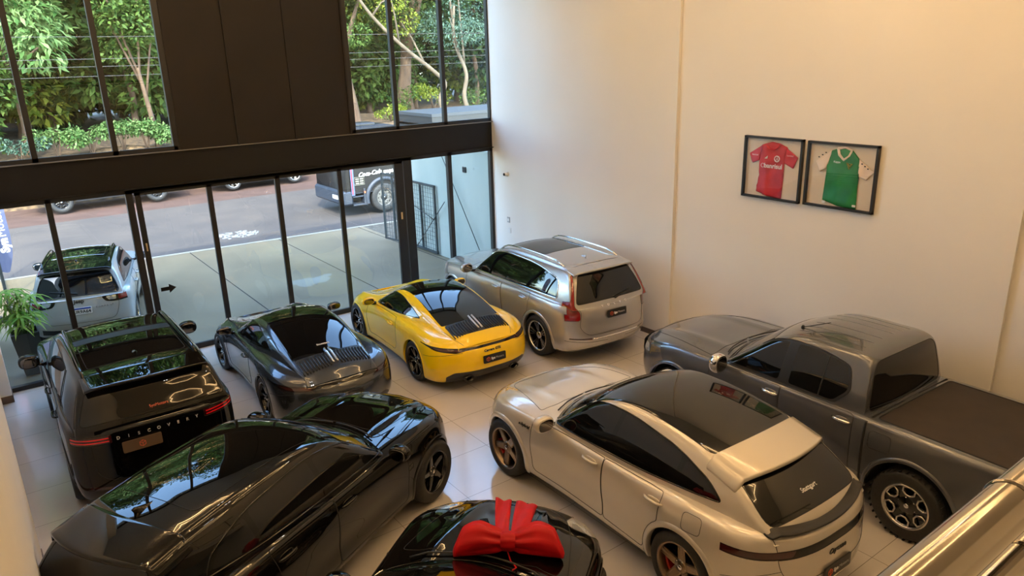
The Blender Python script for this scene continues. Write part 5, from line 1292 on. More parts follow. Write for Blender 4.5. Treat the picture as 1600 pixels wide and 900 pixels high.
    rails(c, .575, (.02, -1.62), MT['gloss_black'], .017, .05); fin(c, -1.42, MT['gloss_black'], L=.14, H=.05)
    spoiler(c, -1.70, -1.98, .62, drop=.03, th=.03, bow=.10, mat=MT['gloss_black'])
    add_wheels(c, wheel_meshes('suv18', .35, .235, .235, 'alloy', MT['silver_rim']), (-1.318, 1.318), .78, .35)
    add_mirrors(c, .56, .99, 1.12, cap=MT['gloss_black'], size=(.17, .23, .17)); add_handle(c, -.15, .93, L=.22); add_handle(c, -.93, .95, L=.22)
    if detail:
        e = plate(c, -2.205, .79, .40, .13, .06, 'none', mats=MT['white_text'])
        m = MB(); m.box((-.0115, 0, .047), (.004, .37, .03)); m.build('blue_band', mat('plate_blue', (.01, .05, .35), .4), e)
        text_obj('lettering', 'GUR9A64', .085, MT['black_text'], frame_mtx((-.012, 0, -.018), (0, -1, 0), (0, 0, 1)), e, depth=.001, bold=.002)
        surf_text(c, 'rear', 0, .965, 'Jeep', .10, MT['black_text'], bold=.003, name='badge')
        for i, ch in enumerate('COMPASS'): surf_text(c, 'rear', -.28-.045*i, .82, ch, .04, MT['chrome'], name='badge_letter')
    m = MB(); m.tube([(-2.13, 0, 1.12), (-2.11, .2, 1.155), (-2.05, .46, 1.19)], [.02, .011, .007], 6); c.add('rear_wiper', m, [MT['plastic']])
    m = MB(); rows = []
    for v in np.linspace(-.7, .7, 25):
        h = c.hit('rear', v, .42)[0]; rows.append([(h.x-.006, v, .36), (h.x-.014, v, .44), (h.x-.006, v, .52)])
    m.grid(rows, 0); c.add('bumper_insert', m, [MT['plastic']])
    c.floor_pan(-1.9, 1.8, .62, .25)
    return c
compact_suv((-8.092, 3.483), R(77)).root.scale = (.978, .99, .97)
# ------------------------------------------------------------------ outdoors: ground
MT['asphalt'] = noisy(mat('asphalt', (.2, .2, .2), .85), srgb(58, 51, 47), srgb(70, 61, 54), .7, 8, bump=.15, bscale=60)
MT['soil'] = noisy(mat('soil', (.3, .15, .1), .9), srgb(59, 36, 24), srgb(72, 48, 36), 1.5, 8, bump=.3, bscale=20)
MT['litter'] = noisy(mat('leaf_litter', (.3, .2, .12), .9), srgb(37, 26, 15), srgb(103, 81, 54), 5, 10, bump=.5, bscale=12)
def concrete_mat(name, c1, c2, glint=None):
    m = noisy(mat(name, c1, .45), c1, c2, .55, 9)
    t = m.node_tree; N = t.nodes; b = N['Principled BSDF']
    if glint:  # bright glint on the ground, painted into the base colour as a noise-edged blotch
        tc = N.new('ShaderNodeTexCoord'); d = N.new('ShaderNodeVectorMath'); d.operation = 'DISTANCE'; d.inputs[1].default_value = glint[0]
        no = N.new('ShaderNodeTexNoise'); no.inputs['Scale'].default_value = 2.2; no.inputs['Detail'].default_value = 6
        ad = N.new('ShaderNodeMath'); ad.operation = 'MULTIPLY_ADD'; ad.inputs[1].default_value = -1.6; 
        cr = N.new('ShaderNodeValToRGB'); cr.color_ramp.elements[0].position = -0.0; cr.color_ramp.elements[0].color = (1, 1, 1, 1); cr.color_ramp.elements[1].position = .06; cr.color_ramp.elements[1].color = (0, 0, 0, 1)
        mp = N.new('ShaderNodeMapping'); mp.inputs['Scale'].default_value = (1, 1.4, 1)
        d.inputs[1].default_value = (glint[0][0], glint[0][1]*1.4, 0)
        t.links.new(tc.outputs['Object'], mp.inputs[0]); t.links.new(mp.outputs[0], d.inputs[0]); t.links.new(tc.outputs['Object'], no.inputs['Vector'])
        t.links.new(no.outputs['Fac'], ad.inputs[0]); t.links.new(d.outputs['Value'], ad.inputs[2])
        sb = N.new('ShaderNodeMath'); sb.operation = 'ADD'; sb.inputs[1].default_value = .8-glint[1]
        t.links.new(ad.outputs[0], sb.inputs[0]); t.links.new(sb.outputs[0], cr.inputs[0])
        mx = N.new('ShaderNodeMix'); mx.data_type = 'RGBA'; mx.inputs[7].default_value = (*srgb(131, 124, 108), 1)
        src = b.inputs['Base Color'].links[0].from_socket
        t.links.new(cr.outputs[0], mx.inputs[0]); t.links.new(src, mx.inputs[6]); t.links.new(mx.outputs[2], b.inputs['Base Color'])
    return m
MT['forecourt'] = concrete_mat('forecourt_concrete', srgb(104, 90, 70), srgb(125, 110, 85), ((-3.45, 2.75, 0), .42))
MT['kerb'] = noisy(mat('kerb', (.5, .5, .5), .8), srgb(121, 114, 99), srgb(137, 130, 112), 2)
MT['wall_out'] = noisy(mat('wall_out', (.5, .55, .57), .8), srgb(137, 143, 133), srgb(156, 157, 146), 1.2, 8, stretch=(1, 1, .25))
kx = lambda x: 7.45+(1.25-x)*.0805
def quad(mb, p, z, mi=0): return mb.add([(x, y, z) for x, y in p], [(0, 1, 2, 3)], mi)
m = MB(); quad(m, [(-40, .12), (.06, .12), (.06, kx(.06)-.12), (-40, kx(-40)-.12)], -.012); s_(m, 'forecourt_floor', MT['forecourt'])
m = MB()
for x in (-7.6, -5.12, -2.61, -.1): m.bx(x-.012, x+.012, .12, kx(x)-.1, -.02, -.0105)
s_(m, 'trim_slab_joint', MT['under'])
m = MB(); quad(m, [(-40, kx(-40)-.12), (40, kx(40)-.12), (40, kx(40)+.03), (-40, kx(-40)+.03)], -.008); s_(m, 'trim_kerb', MT['kerb'])
m = MB(); quad(m, [(.06, .12), (40, .12), (40, kx(40)-.12), (.06, kx(.06)-.12)], -.014); s_(m, 'sidewalk', noisy(mat('paver', (.5, .45, .4), .85), srgb(67, 59, 47), srgb(89, 80, 66), 6))
m = MB(); quad(m, [(-60, kx(-60)), (60, kx(60)), (60, 15.6), (-60, 15.9)], -.05); s_(m, 'road', MT['asphalt'])
m = MB(); quad(m, [(-60, 15.5), (60, 15.2), (60, 19.8), (-60, 19.8)], -.055); s_(m, 'soil_verge', MT['soil'])
# bank and woodland floor
xs = np.linspace(-45, 55, 101); ys = np.concatenate([np.linspace(19.5, 22, 12), np.linspace(22.5, 70, 40)]); rows = []
hz = lambda x, y: 1.75*np.clip((y-19.6)/1.6, 0, 1)**.8+.012*(y-21)*(y > 21)+.10*np.sin(x*1.7+y)*np.clip(y-19.6, 0, 1)+.08*np.sin(x*.6-1.3*y)*np.clip(y-19.6, 0, 1)-.06
for y in ys: rows.append([(x, y, float(hz(x, y))) for x in xs])
m = MB(); m.grid(rows); s_(m, 'woodland_ground', MT['litter'])
# ------------------------------------------------------------------ boundary wall, gates, cables
w = MB(); w.bx(.05, .25, .12, 4.40, 0, 2.93); w.bx(.03, .27, .12, 4.42, 2.93, 2.97); s_(w, 'wall_yard', MT['wall_out'])
w = MB(); w.bx(XL-.25, XL-.05, .12, 3.2, 0, 2.93); s_(w, 'wall_yard_left', MT['wall_out'])
for (y, z, lab) in ((1.28, 2.45, 'small dark vent box on the concrete yard wall, nearer the showroom'), (3.9, 2.55, 'small dark vent box on the concrete yard wall, nearer the street')):
    m = MB(); m.bx(.02, .05, y-.075, y+.075, z-.07, z+.07, 0, .006); m.bx(.012, .02, y-.055, y+.055, z-.05, z+.05, 1); tag(m.build('vent_box', [MT['plastic'], MT['under']]), lab, 'vent')
def mesh_gate(name, label, p0, p1, h, z0=.04, cell=.11):
    p0 = Vector((*p0, 0)); p1 = Vector((*p1, 0)); L = (p1-p0).length; a = math.atan2(p1.y-p0.y, p1.x-p0.x)
    g = empty(name, p0, a, label, 'gate')
    m = MB()
    for x in (0.02, L*.5, L-.02): m.bx(x-.025, x+.025, -.025, .025, z0, h)
    for z in (z0+.025, h-.025): m.bx(0, L, -.025, .025, z-.025, z+.025)
    m.build('gate_frame', MT['gate'], g)
    m = MB(); n = int(L/cell)
    for i in range(1, n): m.tube([(L*i/n, 0, z0), (L*i/n, 0, h)], .0045, 4)
    n = int((h-z0)/cell)
    for i in range(1, n): z = z0+(h-z0)*i/n; m.tube([(0, 0, z), (L, 0, z)], .0045, 4)
    m.build('wire_mesh', MT['gate'], g); return g
MT['gate'] = mat('gate_paint', srgb(44, 50, 52), .5, .3)
mesh_gate('mesh_gate', 'dark wire mesh gate leaf folded flat against the concrete wall', (-.02, 2.68), (-.02, 4.22), 1.89)
mesh_gate('mesh_gate', 'dark wire mesh gate leaf standing out towards the street beside the truck', (-.06, 4.32), (-.22, 5.3), 1.98)
mesh_gate('mesh_gate', 'dark wire mesh gate leaf at the far left behind the banner', (-9.60, 4.2), (-9.58, 8.2), 1.9)
for a, b, lab in (((2.39, 3.03), (.62, .56), 'thin dark brace cable slanting down across the yard wall from its top'), ((4.19, 1.31), (2.75, .985), 'thin dark cable crossing the upper half of the folded gate'), ((2.145, 1.54), (3.80, .02), 'thin dark cable crossing the folded gate down to the ground')):
    m = MB(); m.tube([(-.055, a[0], a[1]), (-.055, b[0], b[1])], .011, 6); tag(m.build('brace_cable', MT['plastic']), lab, 'cable')
# feather banner at the left
bn = empty('feather_banner', (-9.44, 4.6, 0), R(8), 'grey-blue feather banner with white lettering at the left edge', 'banner')
m = MB(); poly = [(.0, .98), (-.10, 1.0), (-.42, 1.25), (-.50, 1.5), (-.50, 3.6), (-.40, 3.9), (-.1, 4.0), (.14, 3.6), (.16, 1.7), (.13, 1.35)]
poly = poly_round([(x, z) for x, z in poly], .2, 4); m.prism([(x, -.004, z) for x, z in poly], (0, .008, 0)); m.build('flag', mat('banner_cloth', srgb(78, 86, 116), .7), bn)
m = MB(); m.tube([(-.52, .01, .02), (-.52, .01, 3.7), (-.42, .01, 4.0), (-.1, .01, 4.08)], .014, 8); m.build('pole', MT['plastic'], bn)
m = MB(); m.bx(-.75, -.3, -.2, .2, 0, .03, 0, .01); m.build('foot', MT['plastic'], bn)
rm = lambda x, z: frame_mtx((x, -.006, z), (0, 0, 1), (-1, 0, 0))
text_obj('lettering', 'Syn', .22, MT['white_text'], rm(.02, 1.42), bn, depth=.001, bold=.012, align='LEFT'); text_obj('lettering', 'Motors', .22, MT['white_text'], rm(.02, 1.755), bn, depth=.001, align='LEFT')
m = MB(); hx = [(-.27+.12*cos(k*pi/3), -.008, 1.95+.12*sin(k*pi/3)) for k in range(6)]; m.tube(hx, .014, 5, closed=True); m.tube([hx[0], (-.27, -.008, 1.95), hx[2]], .012, 5); m.tube([(-.27, -.008, 1.95), hx[4]], .012, 5); m.build('hexagon_logo', MT['orange_logo'], bn)
# power lines across the street
for i, (y, z0, sag, lab) in enumerate(((16, 6.15, .10, 'topmost power line crossing in front of the trees'), (16, 5.44, .12, 'second power line from the top'), (16.2, 5.22, .16, 'third power line from the top'), (16.1, 4.85, .10, 'lowest power line in front of the trees'))):
    m = MB(); m.tube([(x, y, z0-sag*(1-((x-5)/25)**2)) for x in np.linspace(-20, 30, 24)], .007, 5); tag(m.build('power_line', mat('cable%d' % i, (.06, .06, .06), .8)), lab, 'cable')
# ------------------------------------------------------------------ delivery truck at the kerb
tr = empty('delivery_truck', (1.72, 10.27, 0), R(180), 'dark delivery truck with a grey box body standing at the kerb on the right', 'truck', 'vehicles outside the showroom')
TK = noisy(mat('truck_paint', srgb(24, 24, 25), .4, spec=.25), srgb(22, 22, 23), srgb(27, 27, 28), 2); TF = mat('truck_fender', srgb(40, 46, 56), .5); TB = mat('truck_box', srgb(34, 36, 38), .5)
prof = [(-1.0, .72), (-1.0, 2.78), (-.75, 2.9), (.75, 2.88), (1.05, 2.72), (1.32, 1.75), (1.40, 1.5), (1.42, .75)]
pr = poly_round(prof, .12, 4); m = MB(); rows = []
for y, k in ((-1.20, .965), (-1.22, .985), (-1.23, 1), (1.23, 1), (1.22, .985), (1.20, .965)): rows.append([(.2+(x-.2)*k, y, 1.8+(z-1.8)*k) for x, z in pr])
m.grid(rows, 0, True, True); m.add(rows[0], [tuple(range(len(pr)))], 0); m.add(rows[-1], [tuple(range(len(pr)))[::-1]], 0); m.build('cab', TK, tr)
for sg in (1, -1):
    m = MB(); m.prism([(x, sg*1.225, z) for x, z in poly_round([(-.55, 1.75), (1.12, 1.72), (.88, 2.55), (-.50, 2.6)], .1)], (0, sg*.012, 0)); m.build('side_window', MT['tint'], tr)
    m = MB(); rows = []
    for a in np.linspace(R(-12), R(192), 26):
        rows.append([(.60*cos(a), sg*yy, .50+.60*sin(a)) for yy in (.95, 1.27)]+[(.72*cos(a), sg*1.27, .50+.72*sin(a)), (.72*cos(a), sg*.95, .50+.72*sin(a))])
    m.grid(rows, 0, True, True); m.build('fender', TF, tr)
    m = MB(); m.bx(.72, 1.18, sg*.95, sg*1.24, .34, .40, 0, .01); m.bx(.72, 1.18, sg*1.0, sg*1.22, .62, .67, 0, .01); m.bx(.72, .78, sg*.95, sg*1.25, .34, .9); m.build('step', TF, tr)
    m = MB(); m.box((.75, sg*1.27, .78), (.05, .02, .06)); m.build('marker_light', MT['orange_logo'], tr)
m = MB(); m.prism([(1.40, y, z) for y, z in ((-1.1, 1.62), (1.1, 1.62), (1.02, 2.62), (-1.02, 2.62))], (.02, 0, 0)); o = m.build('windscreen', MT['tint'], tr)
m = MB(); m.bx(1.18, 1.52, -1.25, 1.25, .38, .86, 0, .06); m.build('bumper', TF, tr)
m = MB(); m.box((1.525, .55, .62), (.012, .42, .13)); m.build('licence_plate', MT['white_text'], tr)
m = MB(); m.bx(-8.6, -2.05, -1.27, 1.27, 1.05, 3.12); m.bx(-8.62, -2.03, -1.29, 1.29, 3.06, 3.17, 1); m.bx(-8.6, -2.05, -1.285, 1.285, 2.72, 2.80, 2); m.build('cargo_box', [TB, mat('box_roof', srgb(44, 48, 52), .6), MT['white_trim']], tr)
m = MB(); m.bx(-.3, .5, -.35, .35, 2.86, 2.98, 0, .04); m.build('roof_vent', MT['plastic'], tr)
m = MB(); m.bx(-8.3, 1.1, -.45, .45, .55, .95); m.build('chassis', MT['plastic'], tr)
wt = wheel_meshes('lorry', .50, .29, .28, 'lorry', MT['plastic'], mat('steel_rim', srgb(96, 94, 90), .4, .2))
class _T: root = tr
add_wheels(_T, wt, (0, -5.8, -7.1), 1.10, .50)
text_obj('lettering', 'Coca-Cola', .20, MT['white_text'], frame_mtx((.93, 1.236, 1.36), (-1, 0, .06), (0, 0, 1)), tr, depth=.001, bold=.004, shear=.35, align='LEFT')
text_obj('lettering', 'uopa', .20, MT['white_text'], frame_mtx((-.02, 1.236, 1.39), (-1, 0, .03), (0, 0, 1)), tr, depth=.001, bold=.005, align='LEFT')
m = MB()
for r in range(3):
    for cc in range(2): m.box((.98-.16*cc, 1.236, 1.24-.075*r), (.13, .006, .045))
m.tube([(1.08, 1.236, 1.30), (.72, 1.236, 1.30), (.72, 1.236, 1.04), (1.08, 1.236, 1.04)], .008, 4, closed=True); m.build('door_sticker', mat('sticker', srgb(120, 120, 108), .5), tr)
m = MB(); m.bx(1.10, 1.22, 1.236, 1.244, .7, 1.7); m.bx(1.16, 1.19, 1.238, 1.25, .75, 1.65, 1); m.build('door_stripe', [mat('stripe_blue', srgb(70, 86, 124), .5), MT['caliper']], tr)
# vehicles across the street
pickup('pickup_truck', 'dark pickup parked across the street, only its wheels showing under the beam', (-5.62, 18.2), R(180), paint('street_grey', srgb(58, 62, 68), .4), 'vehicles outside the showroom', False)
compact_suv((.42, 18.45), R(0), 'car', 'dark car parked across the street nearer the truck, only its wheels showing under the beam', paint('street_dark', srgb(40, 42, 46), .3), False)
m = MB(); rg = np.random.default_rng(3)
for k in range(90):
    a = rg.uniform(0, 2*pi); d = .55*rg.uniform(0, 1)**.6; r = rg.uniform(.02, .075); hgt = rg.uniform(.006, .02)
    m.lathe([(.001, hgt), (r*.6, hgt*.9), (r, 0)], 9, 'z', (-3.35+1.25*d*cos(a), 9.35+d*sin(a), -.05))
tag(m.build('cement_spill', mat('cement', srgb(112, 112, 110), .9)), 'white splash of dried cement on the street in front of the glass doors', 'spill', kind='stuff')
# ------------------------------------------------------------------ trees and shrubs
def leaf_cloud(cent, rad, n, size, name, m, parent, flat=.75, asp=.42, droop=.3, seed=0):
    """n leaves scattered in ellipsoidal clumps, each leaf a bent pair of quads"""
    rg = np.random.default_rng(seed); C = np.array(cent); k = rg.integers(0, len(C), n); rr = np.array(rad)[k]
    d = rg.normal(size=(n, 3)); d /= np.linalg.norm(d, axis=1, keepdims=True); r = rg.uniform(.55, 1.0, (n, 1))**.5
    P = C[k]+d*r*rr[:, None]*np.array([1, 1, flat])
    t = d*np.array([1, 1, .5])+rg.normal(size=(n, 3))*.6; t[:, 2] -= droop; t /= np.linalg.norm(t, axis=1, keepdims=True)
    nn = d+np.array([0, 0, .9])+rg.normal(size=(n, 3))*.45; b = np.cross(nn, t); b /= np.maximum(np.linalg.norm(b, axis=1, keepdims=True), 1e-6); u = np.cross(t, b)
    L = size*rg.uniform(.6, 1.35, (n, 1)); w_ = L*asp*.5
    V = np.stack([P, P+t*L*.5+b*w_+u*L*.06, P+t*L-u*L*.12, P+t*L*.5-b*w_+u*L*.06], 1).reshape(-1, 3)
    i = np.arange(n)*4; F = np.stack([i, i+1, i+2, i+3], -1)
    me = bpy.data.meshes.new(name); me.vertices.add(len(V)); me.vertices.foreach_set('co', V.ravel())
    me.loops.add(n*4); me.loops.foreach_set('vertex_index', F.ravel()); me.polygons.add(n)
    me.polygons.foreach_set('loop_start', np.arange(n)*4); me.polygons.foreach_set('loop_total', np.full(n, 4)); me.update(); me.validate()
    me.materials.append(m); return link(bpy.data.objects.new(name, me), parent)
BARK = noisy(mat('bark', (.2, .13, .09), .9), srgb(50, 35, 23), srgb(79, 61, 44), 4, 8, stretch=(1, 1, .3), bump=.4, bscale=14)
BARK2 = noisy(mat('bark_pale', (.4, .36, .3), .9), srgb(66, 56, 43), srgb(93, 83, 68), 4, 8, stretch=(1, 1, .3), bump=.3, bscale=14)
LV = dict(bright=leaf_mat('leaf_bright', srgb(54, 96, 40), srgb(140, 170, 104)), mid=leaf_mat('leaf_mid', srgb(32, 66, 26), srgb(100, 128, 58)), dark=leaf_mat('leaf_dark', srgb(18, 42, 20), srgb(66, 94, 42)), yellow=leaf_mat('leaf_yellow', srgb(86, 112, 32), srgb(164, 174, 66)), blue=leaf_mat('leaf_blue', srgb(46, 82, 66), srgb(120, 148, 128)))
def tree(name, label, x, y, trunk, crown, leaf, n, size, r0=.16, bark=None, group=None, seed=0, branches=4, asp=.42, droop=.3):
    """trunk: list of (dx, dy, z); crown: clumps (dx, dy, z, r)"""
    z0 = float(hz(x, y)); t = empty(name, (x, y, z0-.05), 0, label, 'tree', group); rg = np.random.default_rng(seed+5)
    m = MB(); P = crom([(a, b, c) for a, b, c in trunk], 5); m.tube([tuple(p) for p in P], [r0*(1-.55*i/(len(P)-1))*(1.5 if i == 0 else 1) for i in range(len(P))], 10)
    top = P[-1]
    for k in range(branches):
        q = P[int(len(P)*(.55+.4*k/max(1, branches)))]; c = crown[int(rg.integers(0, len(crown)))]
        e = np.array([c[0], c[1], c[2]]); mid = (q+e)/2+np.array([0, 0, .2]); m.tube([tuple(q), tuple(mid), tuple(e)], [r0*.45, r0*.3, r0*.12], 7)
    m.build('trunk', bark or BARK, t)
    leaf_cloud([c[:3] for c in crown], [c[3] for c in crown], n, size, 'foliage', LV[leaf], t, seed=seed, asp=asp, droop=droop); return t
def crown(n, cx, cy, z0, z1, R_, r, seed):
    rg = np.random.default_rng(seed); out = []
    for i in range(n):
        a = rg.uniform(0, 2*pi); d = R_*rg.uniform(0, 1)**.5; out.append((cx+d*cos(a), cy+d*sin(a)*.8, rg.uniform(z0, z1), r*rg.uniform(.7, 1.25)))
    return out
# big broad-leaved tree filling the upper left window
tree('broadleaf_tree', 'big pale-green broad-leaved tree filling the left upper window', -7.6, 22.2, [(0, 0, 0), (.2, 0, 1.2), (.1, .2, 3), (.3, .1, 6)], crown(40, 0, -.6, 2.3, 15, 2.8, 1.05, 1)+crown(12, -2.5, -.3, 1.0, 8.2, 1.6, .9, 2), 'bright', 12000, .36, .22, seed=3, asp=.34, droop=.75)
tree('leafy_tree', 'darker leafy tree at the far left edge of the upper window', -10.4, 21.6, [(0, 0, 0), (.4, 0, 1.0), (1.0, 0, 2.4), (1.2, .1, 5)], crown(26, .4, 0, .6, 13, 2.0, 1.0, 4), 'mid', 8000, .28, .2, seed=6)
tree('pollarded_tree', 'slender brown-trunked tree with a knobbly head near the dark panel', -2.75, 21.3, [(0, 0, 0), (-.1, 0, 1.2), (-.25, 0, 2.6), (-.32, 0, 3.35)], crown(9, -.3, .3, 4.2, 6.5, 1.2, .8, 7)+crown(24, -.6, 1.2, 5.6, 15, 2.4, 1.1, 8), 'mid', 10000, .24, .13, seed=9, branches=4)
tree('thick_tree', 'thick reddish-trunked tree in the right upper window, nearest the dark panel', 7.6, 23.5, [(0, 0, 0), (-.15, 0, 1.5), (-.45, 0, 3.4), (-.7, 0, 6)], crown(28, -.8, 0, 4.6, 15, 2.8, 1.1, 10), 'mid', 11000, .17, .36, seed=11, branches=6)
tree('forked_tree', 'broad dark-trunked tree behind the middle of the right upper window', 11.6, 25, [(0, 0, 0), (-.1, 0, 1.5), (.1, 0, 3), (.2, 0, 6)], crown(28, 0, 0, 3.6, 16, 3.0, 1.2, 12), 'dark', 11000, .17, .50, seed=13, branches=6)
tree('twisted_tree', 'twisted pale-barked tree leaning left over the truck box', 12.3, 21.6, [(0, 0, 0), (-.5, 0, 1.3), (-.15, 0, 2.2), (-.75, 0, 2.8), (-2.4, 0, 4.0), (-4.2, 0, 5.6), (-5.4, 0, 7.2)], crown(12, -2.2, .8, 4.8, 9, 2.0, .9, 14), 'yellow', 4200, .15, .15, bark=BARK2, seed=15, branches=3)
tree('pale_stem_tree', 'thin pale forked tree right of the twisted one', 13.9, 21.8, [(0, 0, 0), (-.4, 0, 1.2), (-.2, 0, 2.4), (-.9, 0, 4.2), (-.8, 0, 6)], crown(24, -.6, .8, 3.8, 14, 2.2, 1.0, 16), 'blue', 8000, .15, .15, bark=BARK2, seed=17, branches=4)
rg = np.random.default_rng(5)
for i in range(34):
    x = -24+i*1.5+rg.uniform(-.5, .5); y = 26.5+rg.uniform(0, 3.5)+(i % 2)*3.5; lf = ('mid', 'dark', 'mid', 'dark', 'dark', 'yellow')[i % 6]
    tree('wood_tree', 'leafy tree in the dense wood behind the street trees', x, y, [(0, 0, 0), (.1, 0, 2), (-.1, .1, 4), (.1, 0, 6), (.1, 0, 14)], crown(22, 0, 0, 1.3, 12, 2.0, 1.2, 30+i)+crown(16, 0, 0, 11, 22, 2.2, 1.7, 60+i), lf, 10000, .48, .17, group='trees of the dense wood', seed=40+i, branches=3)
for i in range(17):
    x = -28+i*3.4+rg.uniform(-.8, .8)
    tree('wood_tree', 'leafy tree in the dense wood behind the street trees', x, 37+rg.uniform(0, 3), [(0, 0, 0), (.1, 0, 3), (-.1, .1, 7), (.1, 0, 14)], crown(26, 0, 0, 1.5, 20, 2.6, 2.0, 90+i), ('mid', 'dark')[i % 2], 6500, .85, .2, group='trees of the dense wood', seed=140+i, branches=2)
def shrub(name, label, x, y, w_, h, leaf, n, size, seed, group=None, dz=0):
    z0 = float(hz(x, y)); t = empty(name, (x, y, z0-.03), 0, label, 'shrub', group)
    m = MB(); rg = np.random.default_rng(seed)
    for k in range(5): a = rg.uniform(0, 2*pi); m.tube([(0, 0, 0), (.2*w_*cos(a), .2*w_*sin(a), h*.5), (.4*w_*cos(a), .3*w_*sin(a), h*.9)], [.03, .02, .008], 5)
    m.build('stem', BARK, t)
    leaf_cloud([(rg.uniform(-w_, w_), rg.uniform(-.4, .4), dz+h*rg.uniform(.3 if group is None or 'hedge' not in group else .72, 1.0)) for _ in range(10)], [h*.27]*10, n, size, 'foliage', LV[leaf], t, seed=seed)
for i, (x, w_, h, lf) in enumerate(((-9.6, 1.0, 1.2, 'mid'), (-7.9, .9, .9, 'blue'), (-6.6, .8, 1.2, 'bright'), (-5.4, .9, 1.15, 'bright'), (-4.2, .8, 1.2, 'bright'), (-3.3, .6, 1.25, 'bright'), (-2.2, .6, 1.1, 'bright'))):
    shrub('vine_shrub', 'leafy vine bush of the green hedge along the top of the bank', x, 20.9, w_, h, lf, 900, .15, 100+i, 'bushes of the hedge on the bank')
for i, (x, y, h, lf) in enumerate(((7.2, 26.5, 1.4, 'mid'), (9.2, 22.5, .8, 'yellow'), (10.4, 24, 1.6, 'mid'), (12.8, 24, 1.5, 'yellow'), (15, 23, 1.8, 'mid'))):
    shrub('undergrowth_bush', 'low bush of the undergrowth on the wooded slope', x, y, .9, h, lf, 900, .14, 130+i, 'undergrowth bushes')
# ------------------------------------------------------------------ framed jerseys on the right wall
PICGLASS = glass_mat('picture_glass', (.985, .985, .985))
def jersey(name, label, y0, y1, z0, z1, body, collar, sleeve_l, sleeve_r, cols, wx=.055):
    """seen from the room: u to the right (-y), v up, from the frame's centre"""
    yc, zc = (y0+y1)/2, (z0+z1)/2; W_, H_ = abs(y1-y0), z1-z0
    t = empty(name, (wx, yc, zc), 0, label, 'picture frame')
    P = lambda u, v, d=0: (-d, -u, v)
    m = MB(); b = .032
    for (u0, u1, v0, v1) in ((-W_/2, W_/2, H_/2-b, H_/2), (-W_/2, W_/2, -H_/2, -H_/2+b), (-W_/2, -W_/2+b, -H_/2, H_/2), (W_/2-b, W_/2, -H_/2, H_/2)):
        m.bx(-.06, 0, -u0, -u1, v0, v1)
    m.build('frame', MT['black_frame'], t)
    m = MB(); m.bx(-.008, -.002, W_/2-b, -W_/2+b, -H_/2+b, H_/2-b); m.build('backing', mat('backing', srgb(222, 210, 192), .8), t)
    def cloth(nm, poly, m_, d, par, puff=.012, res=26):
        us = [p[0] for p in poly]; vs = [p[1] for p in poly]; bm = bmesh.new(); vv = [bm.verts.new(P(u, v, d)) for u, v in poly]; fc = bm.faces.new(vv)
        for k in range(1, res):
            for ax, lo, hi in ((1, min(us), max(us)), (2, min(vs), max(vs))):
                val = lo+(hi-lo)*k/res; co = [0, 0, 0]; no = [0, 0, 0]; co[ax] = -val if ax == 1 else val; no[ax] = 1
                bmesh.ops.bisect_plane(bm, geom=bm.verts[:]+bm.edges[:]+bm.faces[:], plane_co=co, plane_no=no)
        bd = {v for e in bm.edges if e.is_boundary for v in e.verts}
        rg = random.Random(len(poly)*7+int(us[0]*1000)); ph = [rg.uniform(0, 6) for _ in range(4)]
        for v in bm.verts:
            if v in bd: continue
            u, w_ = -v.co.y, v.co.z
            v.co.x -= puff*(1+.55*sin(16*u+9*w_+ph[0])+.45*sin(26*w_-14*u+ph[1])+.3*sin(40*u+ph[2]+3*w_))
        bmesh.ops.recalc_face_normals(bm, faces=bm.faces)
        me = bpy.data.meshes.new(nm); bm.to_mesh(me); bm.free(); me.materials.append(m_)
        for p in me.polygons: p.use_smooth = True
        o = link(bpy.data.objects.new(nm, me), par); so_ = o.modifiers.new('thick', 'SOLIDIFY'); so_.thickness = .006; so_.offset = 0; return o
    js = empty('jersey', (-.012, 0, 0)); js.parent = t
    bo = cloth('jersey_body', body, cols[0], .004, js)
    cloth('sleeve', sleeve_l, cols[1], .008, js); cloth('sleeve', sleeve_r, cols[1], .008, js)
    m = MB(); m.tube([P(u, v, .022) for u, v in collar], .020, 7, flat=.6); m.build('collar', cols[2], js)
    g = MB(); g.bx(-.050, -.046, W_/2-b, -W_/2+b, -H_/2+b, H_/2-b); g.build('glazing', PICGLASS, t)
    def txt(s, u, v, size, m_, bold=0.0, d=.042): text_obj('lettering', s, size, m_, frame_mtx((-d, -u, v), (0, -1, -.0), (0, 0, 1)), t, depth=.0006, bold=bold)
    return t, txt, P
RED = noisy(mat('red_jersey', srgb(190, 14, 26), .6), srgb(180, 10, 22), srgb(204, 26, 36), 5); RED2 = mat('red_sleeve', srgb(196, 22, 34), .6)
GRN = noisy(mat('green_jersey', srgb(20, 128, 62), .6), srgb(14, 118, 54), srgb(30, 142, 74), 5); CRM = mat('cream_sleeve', srgb(240, 222, 206), .65)
t, tx, P = jersey('framed_jersey', 'black frame with a red football jersey, left of the two on the wall', -6.815, -7.82, 2.895, 3.835,
    [(-.26, -.37), (-.05, -.43), (.19, -.44), (.20, -.10), (.20, .13), (.24, .33), (.10, .385), (-.03, .40), (-.20, .345), (-.235, .10), (-.22, -.12)],
    [(-.115, .36), (-.07, .30), (.02, .285), (.09, .33), (.115, .375)],
    [(-.20, .34), (-.24, .31), (-.405, .205), (-.345, .06), (-.235, .11)], [(.235, .32), (.42, .20), (.355, .035), (.205, .10)], (RED, RED2, RED2))
tx('banrisul', .025, .04, .10, MT['white_text'], .002); tx('banrisul', -.30, .19, .035, MT['white_text']); tx('banrisul', .30, .22, .035, MT['white_text'])
m = MB(); m.tube([(-.045, -.0-.135*-1+.0+.0, 0)]*2, .001, 3) if False else None
m.tube([P(-.155+.03*cos(a), .04+.03*sin(a), .042) for a in np.linspace(0, 2*pi, 14, endpoint=False)], .004, 4, closed=True)
